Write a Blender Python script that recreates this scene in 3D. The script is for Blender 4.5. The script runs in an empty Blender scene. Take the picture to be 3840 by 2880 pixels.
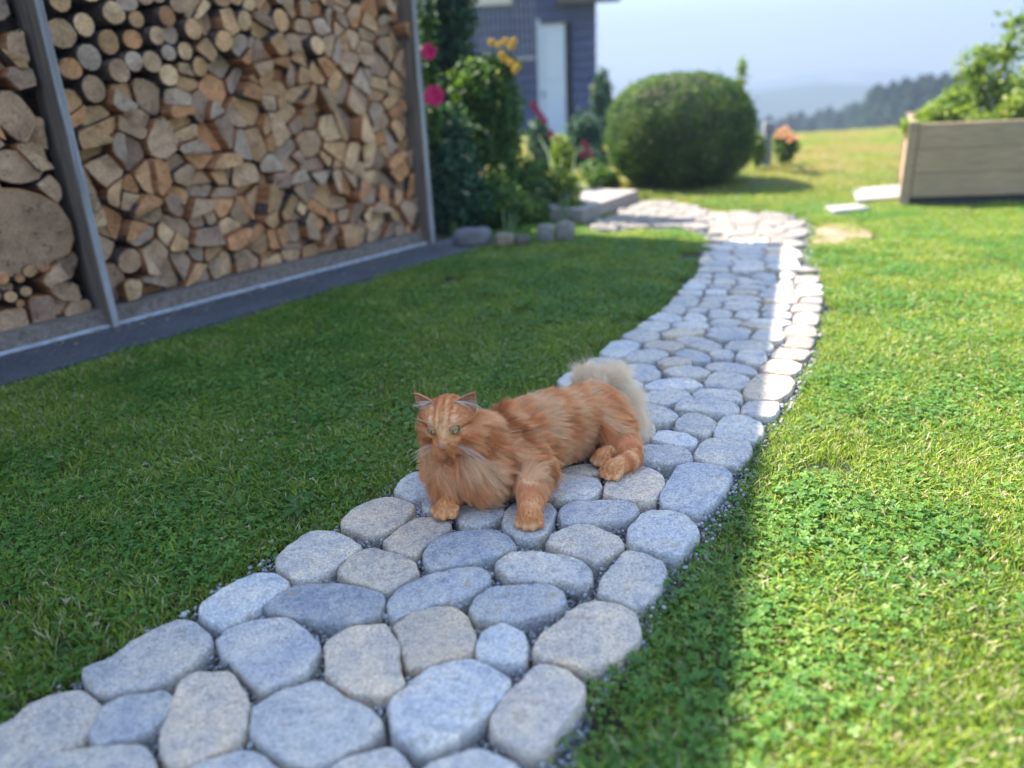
import bpy, bmesh, math, random
import numpy as np
from mathutils import Vector, Matrix, noise as mnoise
random.seed(7); rng = np.random.default_rng(7)
S = bpy.context.scene
COL = S.collection

# ------------------------------------------------------------------ camera, sky, sun, exposure
F, CX, CY, H = 1662.0, 1106.0, 829.5, 0.80          # the photograph's own geometry (2212 x 1659 view of it)
_dn = np.array([205., -4280., 1662.]); _dn /= np.linalg.norm(_dn)
_Z = -_dn; _Y = np.array([0, 0, 1.]) - _Z[2]*_Z; _Y /= np.linalg.norm(_Y); _X = np.cross(_Y, _Z)
if _X[0] < 0: _X = -_X
RM = np.stack([_X, _Y, _Z]); CAM = np.array([0, 0, H])
cam_data = bpy.data.cameras.new('camera'); cam = bpy.data.objects.new('camera', cam_data); COL.objects.link(cam)
m = Matrix([[RM[0][0], RM[0][1], -RM[0][2], 0], [RM[1][0], RM[1][1], -RM[1][2], 0], [RM[2][0], RM[2][1], -RM[2][2], H], [0, 0, 0, 1]])
cam.matrix_world = m
cam_data.sensor_width = 36; cam_data.lens = F/2212*36
cam_data.clip_start = 0.02; cam_data.clip_end = 5000
cam_data.dof.use_dof = True; cam_data.dof.focus_distance = 1.62; cam_data.dof.aperture_fstop = 1.5
S.camera = cam

SUN_AZ, SUN_EL = -50.0, 50.0                        # clockwise from +Y, degrees
world = bpy.data.worlds.new('World'); S.world = world; world.use_nodes = True
wn = world.node_tree.nodes; wl = world.node_tree.links; wn.clear()
sky = wn.new('ShaderNodeTexSky'); sky.sky_type = 'NISHITA'; sky.sun_disc = False
sky.sun_elevation = math.radians(SUN_EL); sky.sun_rotation = math.radians(SUN_AZ)
sky.altitude = 600; sky.air_density = 1.0; sky.dust_density = 0.7; sky.ozone_density = 1.2
bg = wn.new('ShaderNodeBackground'); bg.inputs['Strength'].default_value = 0.15
wo = wn.new('ShaderNodeOutputWorld')
wl.new(sky.outputs[0], bg.inputs[0]); wl.new(bg.outputs[0], wo.inputs[0])
sun_data = bpy.data.lights.new('sun', 'SUN'); sun_data.energy = 5.0; sun_data.angle = math.radians(0.55); sun_data.color = (1, 0.955, 0.88)
sun = bpy.data.objects.new('sun', sun_data); COL.objects.link(sun)
_a, _e = math.radians(SUN_AZ), math.radians(SUN_EL)
SUN = Vector((math.sin(_a)*math.cos(_e), math.cos(_a)*math.cos(_e), math.sin(_e)))
sun.rotation_euler = SUN.to_track_quat('Z', 'Y').to_euler()
S.view_settings.view_transform = 'Standard'; S.view_settings.look = 'None'
S.view_settings.exposure = 2.42; S.view_settings.gamma = 1; S.view_settings.use_curve_mapping = False
S.cycles.max_bounces = 6; S.cycles.diffuse_bounces = 4; S.cycles.glossy_bounces = 2; S.cycles.transmission_bounces = 3
S.cycles.transparent_max_bounces = 4; S.cycles.volume_bounces = 0; S.cycles.use_denoising = True
S.cycles.caustics_reflective = False; S.cycles.caustics_refractive = False
S.cycles.sample_clamp_indirect = 6.0
S.cycles_curves.shape = 'RIBBONS' if hasattr(S, 'cycles_curves') else 'RIBBONS'
S.cycles_curves.subdivisions = 2

# ------------------------------------------------------------------ helpers
def ray(px, py): return RM @ np.array([px-CX, -(py-CY), F])
def G(px, py, z=0.0):
    v = ray(px, py); return CAM + v*((z-H)/v[2])
def P(px, py, Y):
    v = ray(px, py); return CAM + v*(Y/v[1])
def tag(o, label=None, cat=None, group=None, kind=None):
    if label: o['label'] = label
    if cat: o['category'] = cat
    if group: o['group'] = group
    if kind: o['kind'] = kind
    return o
def link(o, parent=None):
    COL.objects.link(o)
    if parent is not None: o.parent = parent
    return o
def empty(name, loc, rz=0.0):
    o = bpy.data.objects.new(name, None); o.location = loc; o.rotation_euler = (0, 0, rz); o.empty_display_size = .05
    COL.objects.link(o); return o
def mesh_obj(name, V, Fc, mat, parent=None, smooth=False, mats=None, midx=None, loc=None):
    me = bpy.data.meshes.new(name)
    V = np.asarray(V, dtype=float)
    me.from_pydata(V.tolist() if loc is None else (V-np.asarray(loc)).tolist(), [], [list(map(int, f)) for f in Fc])
    for mm in (mats or [mat]): me.materials.append(mm)
    if midx is not None: me.polygons.foreach_set('material_index', np.asarray(midx, dtype=np.int32))
    if smooth: me.polygons.foreach_set('use_smooth', np.ones(len(me.polygons), dtype=bool))
    me.update()
    o = bpy.data.objects.new(name, me)
    if loc is not None: o.location = loc
    return link(o, parent)
def tri_mesh(name, V, T, mat, smooth=False, cols=None):
    """fast mesh from numpy arrays; T is (n,k) with k = 3 or 4"""
    V = np.ascontiguousarray(V, dtype=np.float32); T = np.ascontiguousarray(T, dtype=np.int32)
    me = bpy.data.meshes.new(name); n, k = T.shape
    me.vertices.add(len(V)); me.vertices.foreach_set('co', V.ravel())
    me.loops.add(n*k); me.loops.foreach_set('vertex_index', T.ravel())
    me.polygons.add(n); me.polygons.foreach_set('loop_start', np.arange(0, n*k, k, dtype=np.int32))
    if smooth: me.polygons.foreach_set('use_smooth', np.ones(n, dtype=bool))
    me.materials.append(mat)
    me.update(calc_edges=True); me.validate()
    if cols is not None:
        a = me.attributes.new('tint', 'FLOAT_COLOR', 'POINT')
        c4 = np.ones((len(V), 4), dtype=np.float32); c4[:, :cols.shape[1]] = cols; a.data.foreach_set('color', c4.ravel())
    return me
def box_vf(x0, x1, y0, y1, z0, z1):
    V = [(x, y, z) for x in (x0, x1) for y in (y0, y1) for z in (z0, z1)]
    Fc = [(0, 1, 3, 2), (4, 6, 7, 5), (0, 4, 5, 1), (2, 3, 7, 6), (0, 2, 6, 4), (1, 5, 7, 3)]
    return V, Fc
class MB:
    def __init__(s): s.V = []; s.F = []
    def add(s, V, Fc):
        n = len(s.V); s.V += [tuple(v) for v in V]; s.F += [tuple(i+n for i in f) for f in Fc]
    def box(s, *a, M=None):
        V, Fc = box_vf(*a)
        if M is not None: V = [tuple(M @ Vector(v)) for v in V]
        s.add(V, Fc)
    def tube(s, pts, r, n=7):
        pts = [Vector(p) for p in pts]; rr = r if isinstance(r, (list, tuple)) else [r]*len(pts)
        V = []; Fc = []
        for i, p in enumerate(pts):
            d = (pts[min(i+1, len(pts)-1)]-pts[max(i-1, 0)]).normalized()
            a = d.orthogonal().normalized() if i == 0 else (a - d*a.dot(d)).normalized()
            b = d.cross(a)
            for k in range(n):
                t = 2*math.pi*k/n; V.append(tuple(p + (a*math.cos(t)+b*math.sin(t))*rr[i]))
        for i in range(len(pts)-1):
            for k in range(n):
                Fc.append((i*n+k, i*n+(k+1) % n, (i+1)*n+(k+1) % n, (i+1)*n+k))
        Fc.append(tuple(range(n))[::-1]); Fc.append(tuple((len(pts)-1)*n+k for k in range(n)))
        s.add(V, Fc)
    def build(s, name, mat, parent=None, smooth=False, loc=None): return mesh_obj(name, s.V, s.F, mat, parent, smooth, loc=loc)
def inpoly(P2, poly):
    P2 = np.asarray(P2); x, y = P2[:, 0], P2[:, 1]; r = np.zeros(len(P2), bool); n = len(poly)
    for i in range(n):
        x0, y0 = poly[i][:2]; x1, y1 = poly[(i+1) % n][:2]
        if y0 == y1: continue
        c = ((y0 > y) != (y1 > y)) & (x < (x1-x0)*(y-y0)/(y1-y0)+x0); r ^= c
    return r
def chaikin(p, n=1, q=.25):
    p = np.asarray(p, float)
    for _ in range(n):
        nx = np.roll(p, -1, 0); p = np.stack([p*(1-q)+nx*q, p*q+nx*(1-q)], 1).reshape(-1, p.shape[1])
    return p
def resample(p, n):
    p = np.asarray(p, float); c = np.vstack([p, p[:1]]); d = np.r_[0, np.cumsum(np.linalg.norm(np.diff(c, axis=0), axis=1))]
    t = np.linspace(0, d[-1], n, endpoint=False)
    return np.stack([np.interp(t, d, c[:, k]) for k in range(c.shape[1])], 1)
def area2(p): x, y = p[:, 0], p[:, 1]; return .5*np.sum(x*np.roll(y, -1)-np.roll(x, -1)*y)
def clip_half(poly, p, n):
    """keep the side of polygon where (q-p).n <= 0"""
    out = []; m_ = len(poly)
    for i in range(m_):
        a, b = poly[i], poly[(i+1) % m_]; da, db = np.dot(a-p, n), np.dot(b-p, n)
        if da <= 0: out.append(a)
        if da*db < 0: out.append(a+(b-a)*da/(da-db))
    return out
def voronoi(seeds, bound, k=18):
    seeds = np.asarray(seeds, float); cells = []
    for i, s in enumerate(seeds):
        d = np.sum((seeds-s)**2, 1); idx = np.argsort(d)[1:k+1]; poly = [np.array(b, float) for b in bound]
        for j in idx:
            if not len(poly): break
            poly = clip_half(poly, (s+seeds[j])/2, seeds[j]-s)
        cells.append(np.array(poly) if len(poly) > 2 else None)
    return cells

def fit(c, cen, poly):
    out = []
    for q in c:
        t = 1.0
        while t > .2 and not inpoly([cen+(q-cen)*t], poly)[0]: t -= .06
        out.append(cen+(q-cen)*t)
    return np.array(out)
# material builder
def nmat(name, base=(.5, .5, .5), rough=.8, spec=.3):
    mt = bpy.data.materials.new(name); mt.use_nodes = True; nt = mt.node_tree; b = nt.nodes['Principled BSDF']
    b.inputs['Base Color'].default_value = (*base, 1); b.inputs['Roughness'].default_value = rough
    b.inputs['Specular IOR Level'].default_value = spec
    return mt, nt, b
def N(nt, t, **kw):
    n = nt.nodes.new(t)
    for k, v in kw.items():
        if k in n.inputs: n.inputs[k].default_value = v
        else: setattr(n, k, v)
    return n
def ramp(nt, fac, stops):
    r = nt.nodes.new('ShaderNodeValToRGB'); e = r.color_ramp.elements
    while len(e) > 1: e.remove(e[-1])
    e[0].position = stops[0][0]; e[0].color = (*stops[0][1], 1)
    for p_, c_ in stops[1:]: x = e.new(p_); x.color = (*c_, 1)
    nt.links.new(fac, r.inputs[0]); return r.outputs[0]
def mixc(nt, fac, a, b, blend='MIX'):
    n = nt.nodes.new('ShaderNodeMix'); n.data_type = 'RGBA'; n.blend_type = blend
    for s_, v in ((0, fac), (6, a), (7, b)):
        if hasattr(v, 'links'): nt.links.new(v, n.inputs[s_])
        elif s_ == 0: n.inputs[0].default_value = v
        else: n.inputs[s_].default_value = (*v, 1)
    return n.outputs[2]
def math_(nt, op, a, b=None):
    n = nt.nodes.new('ShaderNodeMath'); n.operation = op
    for i, v in enumerate((a, b)):
        if v is None: continue
        if hasattr(v, 'links'): nt.links.new(v, n.inputs[i])
        else: n.inputs[i].default_value = v
    return n.outputs[0]
def noise_(nt, vec, scale, detail=4, rough=.6, dist=0.0):
    n = nt.nodes.new('ShaderNodeTexNoise'); n.inputs['Scale'].default_value = scale; n.inputs['Detail'].default_value = detail
    n.inputs['Roughness'].default_value = rough; n.inputs['Distortion'].default_value = dist
    if vec is not None: nt.links.new(vec, n.inputs['Vector'])
    return n
def bump_(nt, b, height, strength=.5, dist=.01, prev=None):
    n = nt.nodes.new('ShaderNodeBump'); n.inputs['Strength'].default_value = strength; n.inputs['Distance'].default_value = dist
    nt.links.new(height, n.inputs['Height'])
    if prev is not None: nt.links.new(prev, n.inputs['Normal'])
    if b is not None: nt.links.new(n.outputs[0], b.inputs['Normal'])
    return n.outputs[0]
def geo(nt): return nt.nodes.new('ShaderNodeNewGeometry').outputs['Position']
def objc(nt): return nt.nodes.new('ShaderNodeTexCoord').outputs['Object']
# ------------------------------------------------------------------ path geometry from the photograph (top faces laid onto the ground plane)
REG = dict(A=(0, 2050, .5), B=(900, 2050, .5), C=(1800, 1650, .5), D=(2100, 1150, .5), E=(2500, 850, .28507), J=(1300, 1900, .6781), K=(1450, 1300, .4747))
def gp(reg, pts, z=0.0):
    ox, oy, s = REG[reg]; k = 2212/3840
    return np.array([G((ox+x*s)*k, (oy+y*s)*k, z)[:2] for x, y in pts])
# tone: g grey, b blue, t tan, p pale, c cream, s cream darkened where the sun falls
ST = '''A c 0,1310 80,1280 230,1150 400,1080 610,1050 750,1160 740,1220 640,1430 440,1520 230,1620 100,1750 -300,1800 -420,1500
A g 600,960 620,900 840,820 980,690 1200,590 1370,525 1480,560 1580,660 1580,740 1450,850 1250,1000 1000,1060 800,1090 680,1060
A b 650,1440 700,1290 760,1170 900,1110 1080,1080 1250,1065 1300,1110 1290,1170 1220,1290 1100,1370 920,1440 700,1480
A t 1340,1000 1450,920 1700,920 1790,980 1860,1120 1860,1230 1830,1360 1740,1480 1560,1560 1380,1640 1240,1640 1190,1540 1200,1380 1270,1190
A p 1480,480 1500,420 1700,280 1900,195 2050,185 2160,240 2170,290 2100,360 1980,430 1850,510 1750,580 1640,600 1520,540
B b -195,700 -120,620 100,530 320,510 450,570 600,700 600,760 520,880 480,950 330,1010 170,1070 90,1010 -20,890 -120,820
A g 220,1640 420,1540 700,1490 1000,1470 1120,1520 1170,1600 1190,1850 150,1850
B g -400,1660 -200,1570 0,1520 80,1520 200,1570 340,1700 340,1900 -450,1900
B g 70,1200 200,1130 420,1030 600,990 690,1040 770,1120 950,1190 1060,1280 1060,1340 990,1430 870,1500 700,1600 520,1650 330,1590 150,1480 70,1350
B t 630,720 720,640 880,580 1090,575 1150,650 1190,740 1190,900 1240,1000 1200,1070 1060,1100 900,1110 780,1060 660,960 630,860
B B 180,470 260,370 420,290 690,268 900,290 1060,340 1080,400 1050,500 900,560 760,570 600,560 420,515 300,500
B t 720,190 800,90 900,25 1000,10 1180,50 1310,110 1335,190 1200,280 1080,335 960,290 800,240
B c 265,90 350,0 440,-60 560,-120 720,-115 840,-60 920,-15 850,50 720,130 600,220 520,240 400,230 290,170
B b 1095,400 1200,300 1400,210 1640,165 1780,150 1860,210 1880,270 1750,350 1600,410 1450,430 1250,500 1150,540 1110,480
B t 1150,580 1260,500 1430,440 1600,435 1700,500 1740,580 1780,670 1750,760 1700,830 1560,840 1400,880 1260,905 1220,800 1180,690
B b 1715,470 1760,380 1880,300 2050,285 2300,265 2430,320 2455,410 2350,490 2150,530 1950,560 1790,545
B p 1780,690 1850,600 1950,570 2050,585 2140,650 2160,750 2130,840 2030,870 1850,860 1770,820
B p 1110,1200 1150,1110 1300,1000 1420,910 1600,850 1780,845 1900,900 2030,980 2040,1010 1960,1130 1880,1240 1750,1330 1600,1440 1430,1530 1330,1520 1200,1440 1120,1300
J c 1060,860 1150,865 1240,910 1320,980 1320,1040 1240,1150 1160,1250 1090,1360 1000,1360 880,1310 800,1250 790,1170 830,1090 920,990
B g 660,1660 820,1580 1080,1500 1200,1540 1270,1620 1310,1900 600,1900
B p 1350,1670 1500,1570 1750,1500 1880,1520 2050,1590 2160,1700 2230,1950 1300,1950
C t 390,1560 480,1430 620,1320 740,1230 880,1205 1060,1230 1180,1290 1210,1390 1190,1490 1080,1600 950,1680 800,1710 640,1660 430,1620
C g 110,930 190,845 420,830 640,860 780,905 840,970 850,1060 720,1080 600,1060 300,1050 180,1020
C g 875,1100 900,1040 990,930 1080,820 1250,835 1370,890 1395,960 1370,1060 1290,1170 1210,1250 1080,1210 920,1150
C c 490,760 540,700 680,630 820,625 950,670 1060,730 1080,790 980,860 880,910 720,860 600,820
C p 1095,720 1130,650 1210,550 1290,520 1420,520 1560,560 1640,650 1640,700 1560,800 1510,860 1400,860 1240,810 1120,770
C b 580,560 600,500 700,455 880,448 1080,450 1180,480 1200,530 1120,590 960,610 780,620 620,620
C g 165,590 190,500 260,460 400,450 540,455 570,520 540,620 500,700 400,740 280,730 190,670
J B 420,240 480,170 620,130 780,122 900,160 940,215 870,260 720,300 600,330 460,345 425,290
K g 530,1330 560,1240 700,1215 930,1220 925,1300 800,1390 720,1410 600,1380
J t 195,190 260,120 400,45 520,40 575,85 570,120 460,190 380,260 320,260 220,225
J t -40,70 40,0 150,-50 250,-70 370,-20 385,10 300,80 190,140 120,150 -20,110
K g 45,1110 130,1020 230,970 330,980 400,1100 330,1180 220,1210 120,1170
K g 275,1230 330,1190 400,1180 420,1250 380,1290 290,1280
C g 520,290 600,245 800,262 900,280 915,340 880,400 780,440 620,440 500,420
C t 925,360 960,270 1080,190 1220,190 1320,220 1390,280 1380,330 1330,400 1310,450 1180,455 1050,440 930,400
C b 1345,400 1400,300 1480,170 1560,150 1720,160 1840,190 1890,230 1880,300 1820,400 1740,490 1640,540 1480,520 1360,480
C t 560,235 640,185 760,165 880,165 900,240 800,250 620,240
D b 600,1060 640,1035 780,1035 930,1050 985,1100 990,1150 850,1175 600,1160 500,1120
D g 1000,1110 1040,1030 1110,985 1220,980 1420,1000 1440,1040 1420,1110 1330,1180 1240,1180 1100,1150
D p 680,990 730,930 820,922 960,945 1040,1000 1000,1050 900,1040 760,1010
D g 590,850 700,870 720,910 690,960 640,1000 590,1020 480,990 470,880
D g 860,890 900,820 960,797 1060,805 1140,840 1180,870 1140,930 1090,970 1000,945 870,920
D g 1150,920 1200,820 1260,795 1400,805 1500,850 1540,890 1520,950 1460,990 1350,985 1170,965
D g 590,790 600,730 680,720 790,750 880,800 890,830 800,870 700,870 590,840 500,820 500,760
D g 860,740 920,700 1030,683 1200,690 1320,720 1350,750 1340,790 1200,800 1000,775 880,770
D g 1350,790 1370,740 1420,695 1640,705 1645,750 1620,810 1540,825 1430,810
D g 620,660 720,620 880,620 960,635 1005,670 920,700 800,730 640,710 560,690
D t 1370,640 1400,570 1490,500 1560,495 1740,520 1765,560 1720,640 1640,690 1500,690 1400,680
D g 990,640 1040,602 1200,603 1340,620 1380,670 1370,700 1250,695 1100,685 1010,670
D p 625,590 720,550 860,530 980,535 1060,570 1070,590 1000,605 860,620 660,620
D g 1080,560 1120,500 1200,475 1320,485 1410,510 1430,550 1400,590 1340,610 1220,595 1100,590
D g 520,545 570,545 620,575 615,600 500,600 430,570
D b 460,490 500,430 590,415 700,430 755,480 750,520 700,545 600,550 520,535
D g 765,470 850,445 960,432 1060,445 1135,485 1090,510 960,520 830,510
D b 1080,430 1170,400 1280,405 1420,435 1490,475 1470,500 1380,490 1200,470 1110,455
D t 1495,445 1580,388 1720,395 1810,430 1810,460 1760,500 1640,490 1530,480
D g 165,440 240,380 360,378 460,395 490,420 470,470 400,500 260,490 180,480
D p -16,548 40,502 100,478 170,490 200,520 190,580 60,612 0,592
D p 290,350 390,260 500,250 590,270 605,290 540,340 470,380 380,378
D g 475,385 560,330 680,312 800,330 825,355 760,390 680,410 540,405
D t 730,410 800,378 880,372 970,390 990,425 880,430 780,435
D b 855,345 930,310 1010,312 1100,350 1140,390 1070,410 980,400 900,370
D g 1120,340 1160,318 1270,320 1305,345 1300,385 1230,390 1150,375
D g 1310,380 1350,335 1430,325 1540,335 1560,365 1540,410 1490,435 1400,425
D s 1575,350 1650,297 1760,300 1885,315 1885,345 1830,390 1700,385 1600,375
D g 465,220 560,170 660,168 740,195 748,225 680,260 600,262 500,240
D t 615,285 720,248 830,250 920,270 935,295 860,325 760,315 650,305
D g 855,235 950,215 1060,220 1180,265 1215,290 1180,325 1090,325 980,290 900,260
D g 1225,285 1290,248 1430,243 1580,258 1610,285 1590,325 1420,325 1260,312
D s 1690,260 1720,215 1830,210 1910,230 1905,270 1880,300 1780,300 1690,285
D t 760,205 830,170 930,152 1040,160 1090,180 1060,205 920,220 800,225
D g 1100,170 1170,140 1280,140 1410,155 1450,185 1400,200 1250,190 1130,190
D b 1080,215 1150,190 1300,192 1410,200 1420,230 1350,245 1200,240
D g 1430,225 1480,175 1560,168 1670,190 1700,215 1660,250 1560,255 1470,245
D s 1680,170 1720,130 1800,125 1900,135 1930,165 1930,210 1850,215 1720,205
D g 570,145 620,108 720,100 820,115 825,150 760,175 660,165
D p 835,130 900,110 1020,107 1110,118 1130,145 1050,155 880,155
D g 1115,110 1180,87 1270,85 1370,105 1330,130 1220,137 1140,130
D t 1340,125 1420,112 1560,120 1670,145 1670,175 1560,165 1430,150
D p 1400,95 1500,80 1630,82 1750,110 1690,135 1560,122
D s 1745,110 1760,45 1850,35 1940,48 1950,90 1920,130 1840,130
D p 660,85 740,42 840,45 915,75 900,105 800,112 700,100
D p 920,85 950,42 1040,38 1110,75 1090,105 980,105
D g 1110,55 1130,25 1210,20 1290,40 1285,75 1180,85 1120,78
D g 1300,70 1350,30 1440,25 1500,45 1480,80 1390,92
D b 1515,60 1540,32 1650,30 1740,45 1735,85 1640,82 1530,72
D g 770,15 800,-10 900,-10 945,15 920,45 840,42 760,30
D g 950,20 1000,2 1110,8 1110,30 1030,38 960,32
E g 10,1020 90,910 180,895 380,905 430,950 390,1030 250,1045 60,1030
E g 400,1045 470,980 600,975 720,1000 720,1050 640,1080 480,1065
E g 740,1020 820,975 1000,970 1180,985 1260,1025 1200,1050 1000,1030 800,1030
E g 720,1065 790,1042 1000,1040 1180,1048 1215,1065 1150,1090 950,1090 760,1085
E b 1230,1070 1300,1010 1420,1000 1600,1015 1630,1045 1590,1095 1400,1095 1260,1090
E s 1630,1090 1670,1015 1800,1005 2020,1015 2035,1060 2000,1105 1850,1110 1660,1110
E g 440,940 540,910 720,910 870,945 800,970 640,968 500,960
E g 750,905 900,885 1080,890 1240,925 1250,950 1120,960 900,945 800,925
E t 1245,975 1320,945 1500,940 1720,950 1720,985 1600,1000 1350,985
E s 1750,975 1800,915 1950,908 2050,920 2060,960 2030,1000 1850,995
E p 1190,885 1350,870 1550,868 1680,890 1680,925 1500,930 1270,925
E t 1700,890 1720,840 1880,830 2040,840 2060,885 1900,900 1740,910
E g 140,860 180,820 380,820 470,830 470,880 400,895 200,890
E p 500,880 530,820 650,810 780,830 800,860 740,890 600,890
E t 825,850 900,825 1080,830 1215,855 1180,880 1000,873 870,870
E g 1225,850 1310,810 1500,800 1690,820 1680,850 1500,860 1300,862
E p 210,790 260,750 420,745 515,770 520,800 400,815 240,812
E g 550,780 640,755 760,760 870,795 800,818 640,803 560,800
E g 880,780 1000,750 1180,750 1330,790 1240,818 1050,803 920,798
E g 1340,780 1420,755 1600,750 1690,775 1600,798 1430,793
E p 1710,790 1750,750 1900,740 2050,750 2055,800 1950,822 1760,822
E g 270,730 320,680 480,680 580,700 580,740 450,750 300,745
E g 605,720 640,685 800,682 900,700 905,745 780,755 630,745
E g 930,720 1020,680 1180,678 1250,697 1180,728 1080,742 950,742
E b 1190,732 1270,708 1430,710 1480,735 1380,750 1230,750
E g 1470,700 1540,690 1660,700 1660,740 1560,745 1490,730
E s 1690,720 1700,650 1850,640 2000,650 2010,720 1900,740 1730,740
E g 360,650 400,605 520,603 600,620 600,655 520,670 390,667
E b 615,640 660,598 800,595 900,615 890,650 780,670 650,667
E g 850,665 900,645 1020,648 1095,657 1075,680 950,683
E b 1110,640 1180,610 1300,600 1440,610 1450,690 1320,692 1160,665
E g 1480,650 1500,600 1620,595 1680,620 1660,680 1560,685'''
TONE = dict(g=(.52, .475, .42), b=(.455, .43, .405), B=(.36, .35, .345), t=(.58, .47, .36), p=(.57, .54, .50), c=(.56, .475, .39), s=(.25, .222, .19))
stones = []
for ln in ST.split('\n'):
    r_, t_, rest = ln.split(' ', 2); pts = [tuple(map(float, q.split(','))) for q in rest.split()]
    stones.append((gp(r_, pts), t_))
# the far bend: cells grown from jittered rows
def gd(pts): return np.array([G(x, y)[:2] for x, y in pts])
LB0 = [(-500, 1720), (-200, 1640), (0, 1545), (100, 1480), (170, 1440), (330, 1335), (420, 1295), (480, 1238), (590, 1185), (720, 1126), (850, 1025), (930, 975), (1020, 925), (1120, 868), (1200, 820), (1290, 763), (1370, 696), (1440, 650), (1498, 590), (1508, 560), (1512, 530), (1526, 512), (1516, 500), (1470, 490), (1380, 491), (1290, 499), (1255, 480)]
FARP = gd([(1500, 586), (1508, 566), (1512, 549), (1520, 527), (1536, 509), (1524, 494), (1470, 486), (1380, 488), (1290, 496), (1262, 479), (1300, 464), (1378, 434), (1430, 430), (1500, 441), (1560, 453), (1640, 455), (1700, 460), (1740, 472), (1756, 492), (1745, 512), (1745, 530), (1754, 549), (1762, 566), (1768, 586)])
mn, mx = FARP.min(0), FARP.max(0); seeds = []
yy = mn[1]-.1; row = 0
while yy < mx[1]+.2:
    xx = mn[0]-.2+(.09 if row % 2 else 0)
    while xx < mx[0]+.2:
        seeds.append((xx+random.uniform(-.035, .035), yy+random.uniform(-.02, .02))); xx += random.choice((.12, .15, .18))
    yy += random.choice((.10, .115, .12)); row += 1
seeds = np.array(seeds); cells = voronoi(seeds, [(-1, 2), (4, 2), (4, 8), (-1, 8)], 14)
s_sunlit = lambda i_: seeds[i_][1] > G(1600, 520)[1] or seeds[i_][0] > G(1690, 540)[0]  # cells past the shadow line get the tone darkened against sun glare
ins = inpoly(seeds, FARP); taken = np.array([s_[0].mean(0) for s_ in stones])
for i in np.nonzero(ins)[0]:
    c = cells[i]
    if c is None or np.min(np.linalg.norm(taken-seeds[i], axis=1)) < .100: continue
    c = fit(c, seeds[i], FARP)
    if len(c) < 3 or abs(area2(c)) < .0035: continue
    cc = c.mean(0); d = c-cc; L = np.linalg.norm(d, axis=1, keepdims=True); c = cc+d*np.clip((L-.0075)/L, .3, 1)
    stones.append((c, 's' if s_sunlit(i) else random.choice('ggbt')))

PATHPRE = gd([(850, 1025), (1020, 925), (1120, 868), (1200, 820), (1290, 770), (1420, 900), (1400, 1010), (1200, 1090), (1000, 1100)])
# stones the cat covers: fill the gap with cells between the traced neighbours
taken = [s_[0].mean(0) for s_ in stones]; extra = []
for _ in range(4000):
    q = np.array([random.uniform(-.3, .45), random.uniform(1.3, 2.1)])
    if inpoly([q], PATHPRE)[0] and min(np.linalg.norm(q-t_) for t_ in taken+extra) > .125 and not any(inpoly([q], s_[0])[0] for s_ in stones): extra.append(q)
cells = voronoi(np.array(extra+taken), [(-2, 0), (3, 0), (3, 6), (-2, 6)], 12)
for i in range(len(extra)):
    c = cells[i]; cc = extra[i]; d = c-cc; L = np.linalg.norm(d, axis=1, keepdims=True); c = cc+d*np.clip(np.minimum((L-.012)/L, .1/L), .02, 1); c = fit(c, cc, gd(LB0[::-1]+[(1500, 1300), (1700, 900), (1500, 560)]))
    stones.append((c, random.choice('ggt')))

# stone material: speckled tumbled concrete / granite setts, the tone comes from each stone
stone_m, nt, b = nmat('tumbled_stone', rough=.88, spec=.25)
oi = nt.nodes.new('ShaderNodeObjectInfo'); pos = geo(nt)
n1 = noise_(nt, pos, 13, 6, .7, .5); n2 = noise_(nt, pos, 240, 3, .7); n3 = noise_(nt, pos, 60, 4, .7)
v = mixc(nt, 1.0, oi.outputs['Color'], ramp(nt, n1.outputs[0], [(.3, (.66, .70, .78)), (.46, (.94, .95, .97)), (.56, (1.06, 1.02, .96)), (.7, (1.3, 1.2, 1.02))]), 'MULTIPLY')
v = mixc(nt, .9, v, ramp(nt, n2.outputs[0], [(.3, (.5, .5, .53)), (.47, (.95, .95, .95)), (.6, (1.1, 1.1, 1.08)), (.72, (1.7, 1.65, 1.6))]), 'MULTIPLY')
v = mixc(nt, .85, v, ramp(nt, n3.outputs[0], [(.35, (.72, .73, .76)), (.55, (1.05, 1.04, 1.02))]), 'MULTIPLY')
n4 = noise_(nt, pos, 26, 5, .75, .6)
v = mixc(nt, math_(nt, 'MULTIPLY', math_(nt, 'GREATER_THAN', n4.outputs[0], .615), .5), v, (.36, .25, .14))
nt.links.new(v, b.inputs['Base Color'])
bb = bump_(nt, None, n2.outputs[0], .35, .003); bb = bump_(nt, None, n3.outputs[0], .5, .006, bb); bump_(nt, b, n1.outputs[0], .15, .02, bb)

gravel_bed_m, nt, b = nmat('gravel_fines', rough=.95)
pos = geo(nt); n1 = noise_(nt, pos, 130, 4, .8)
nt.links.new(ramp(nt, n1.outputs[0], [(.3, (.08, .08, .085)), (.5, (.24, .235, .23)), (.7, (.42, .41, .39))]), b.inputs['Base Color'])
bump_(nt, b, n1.outputs[0], .9, .01)

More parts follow.
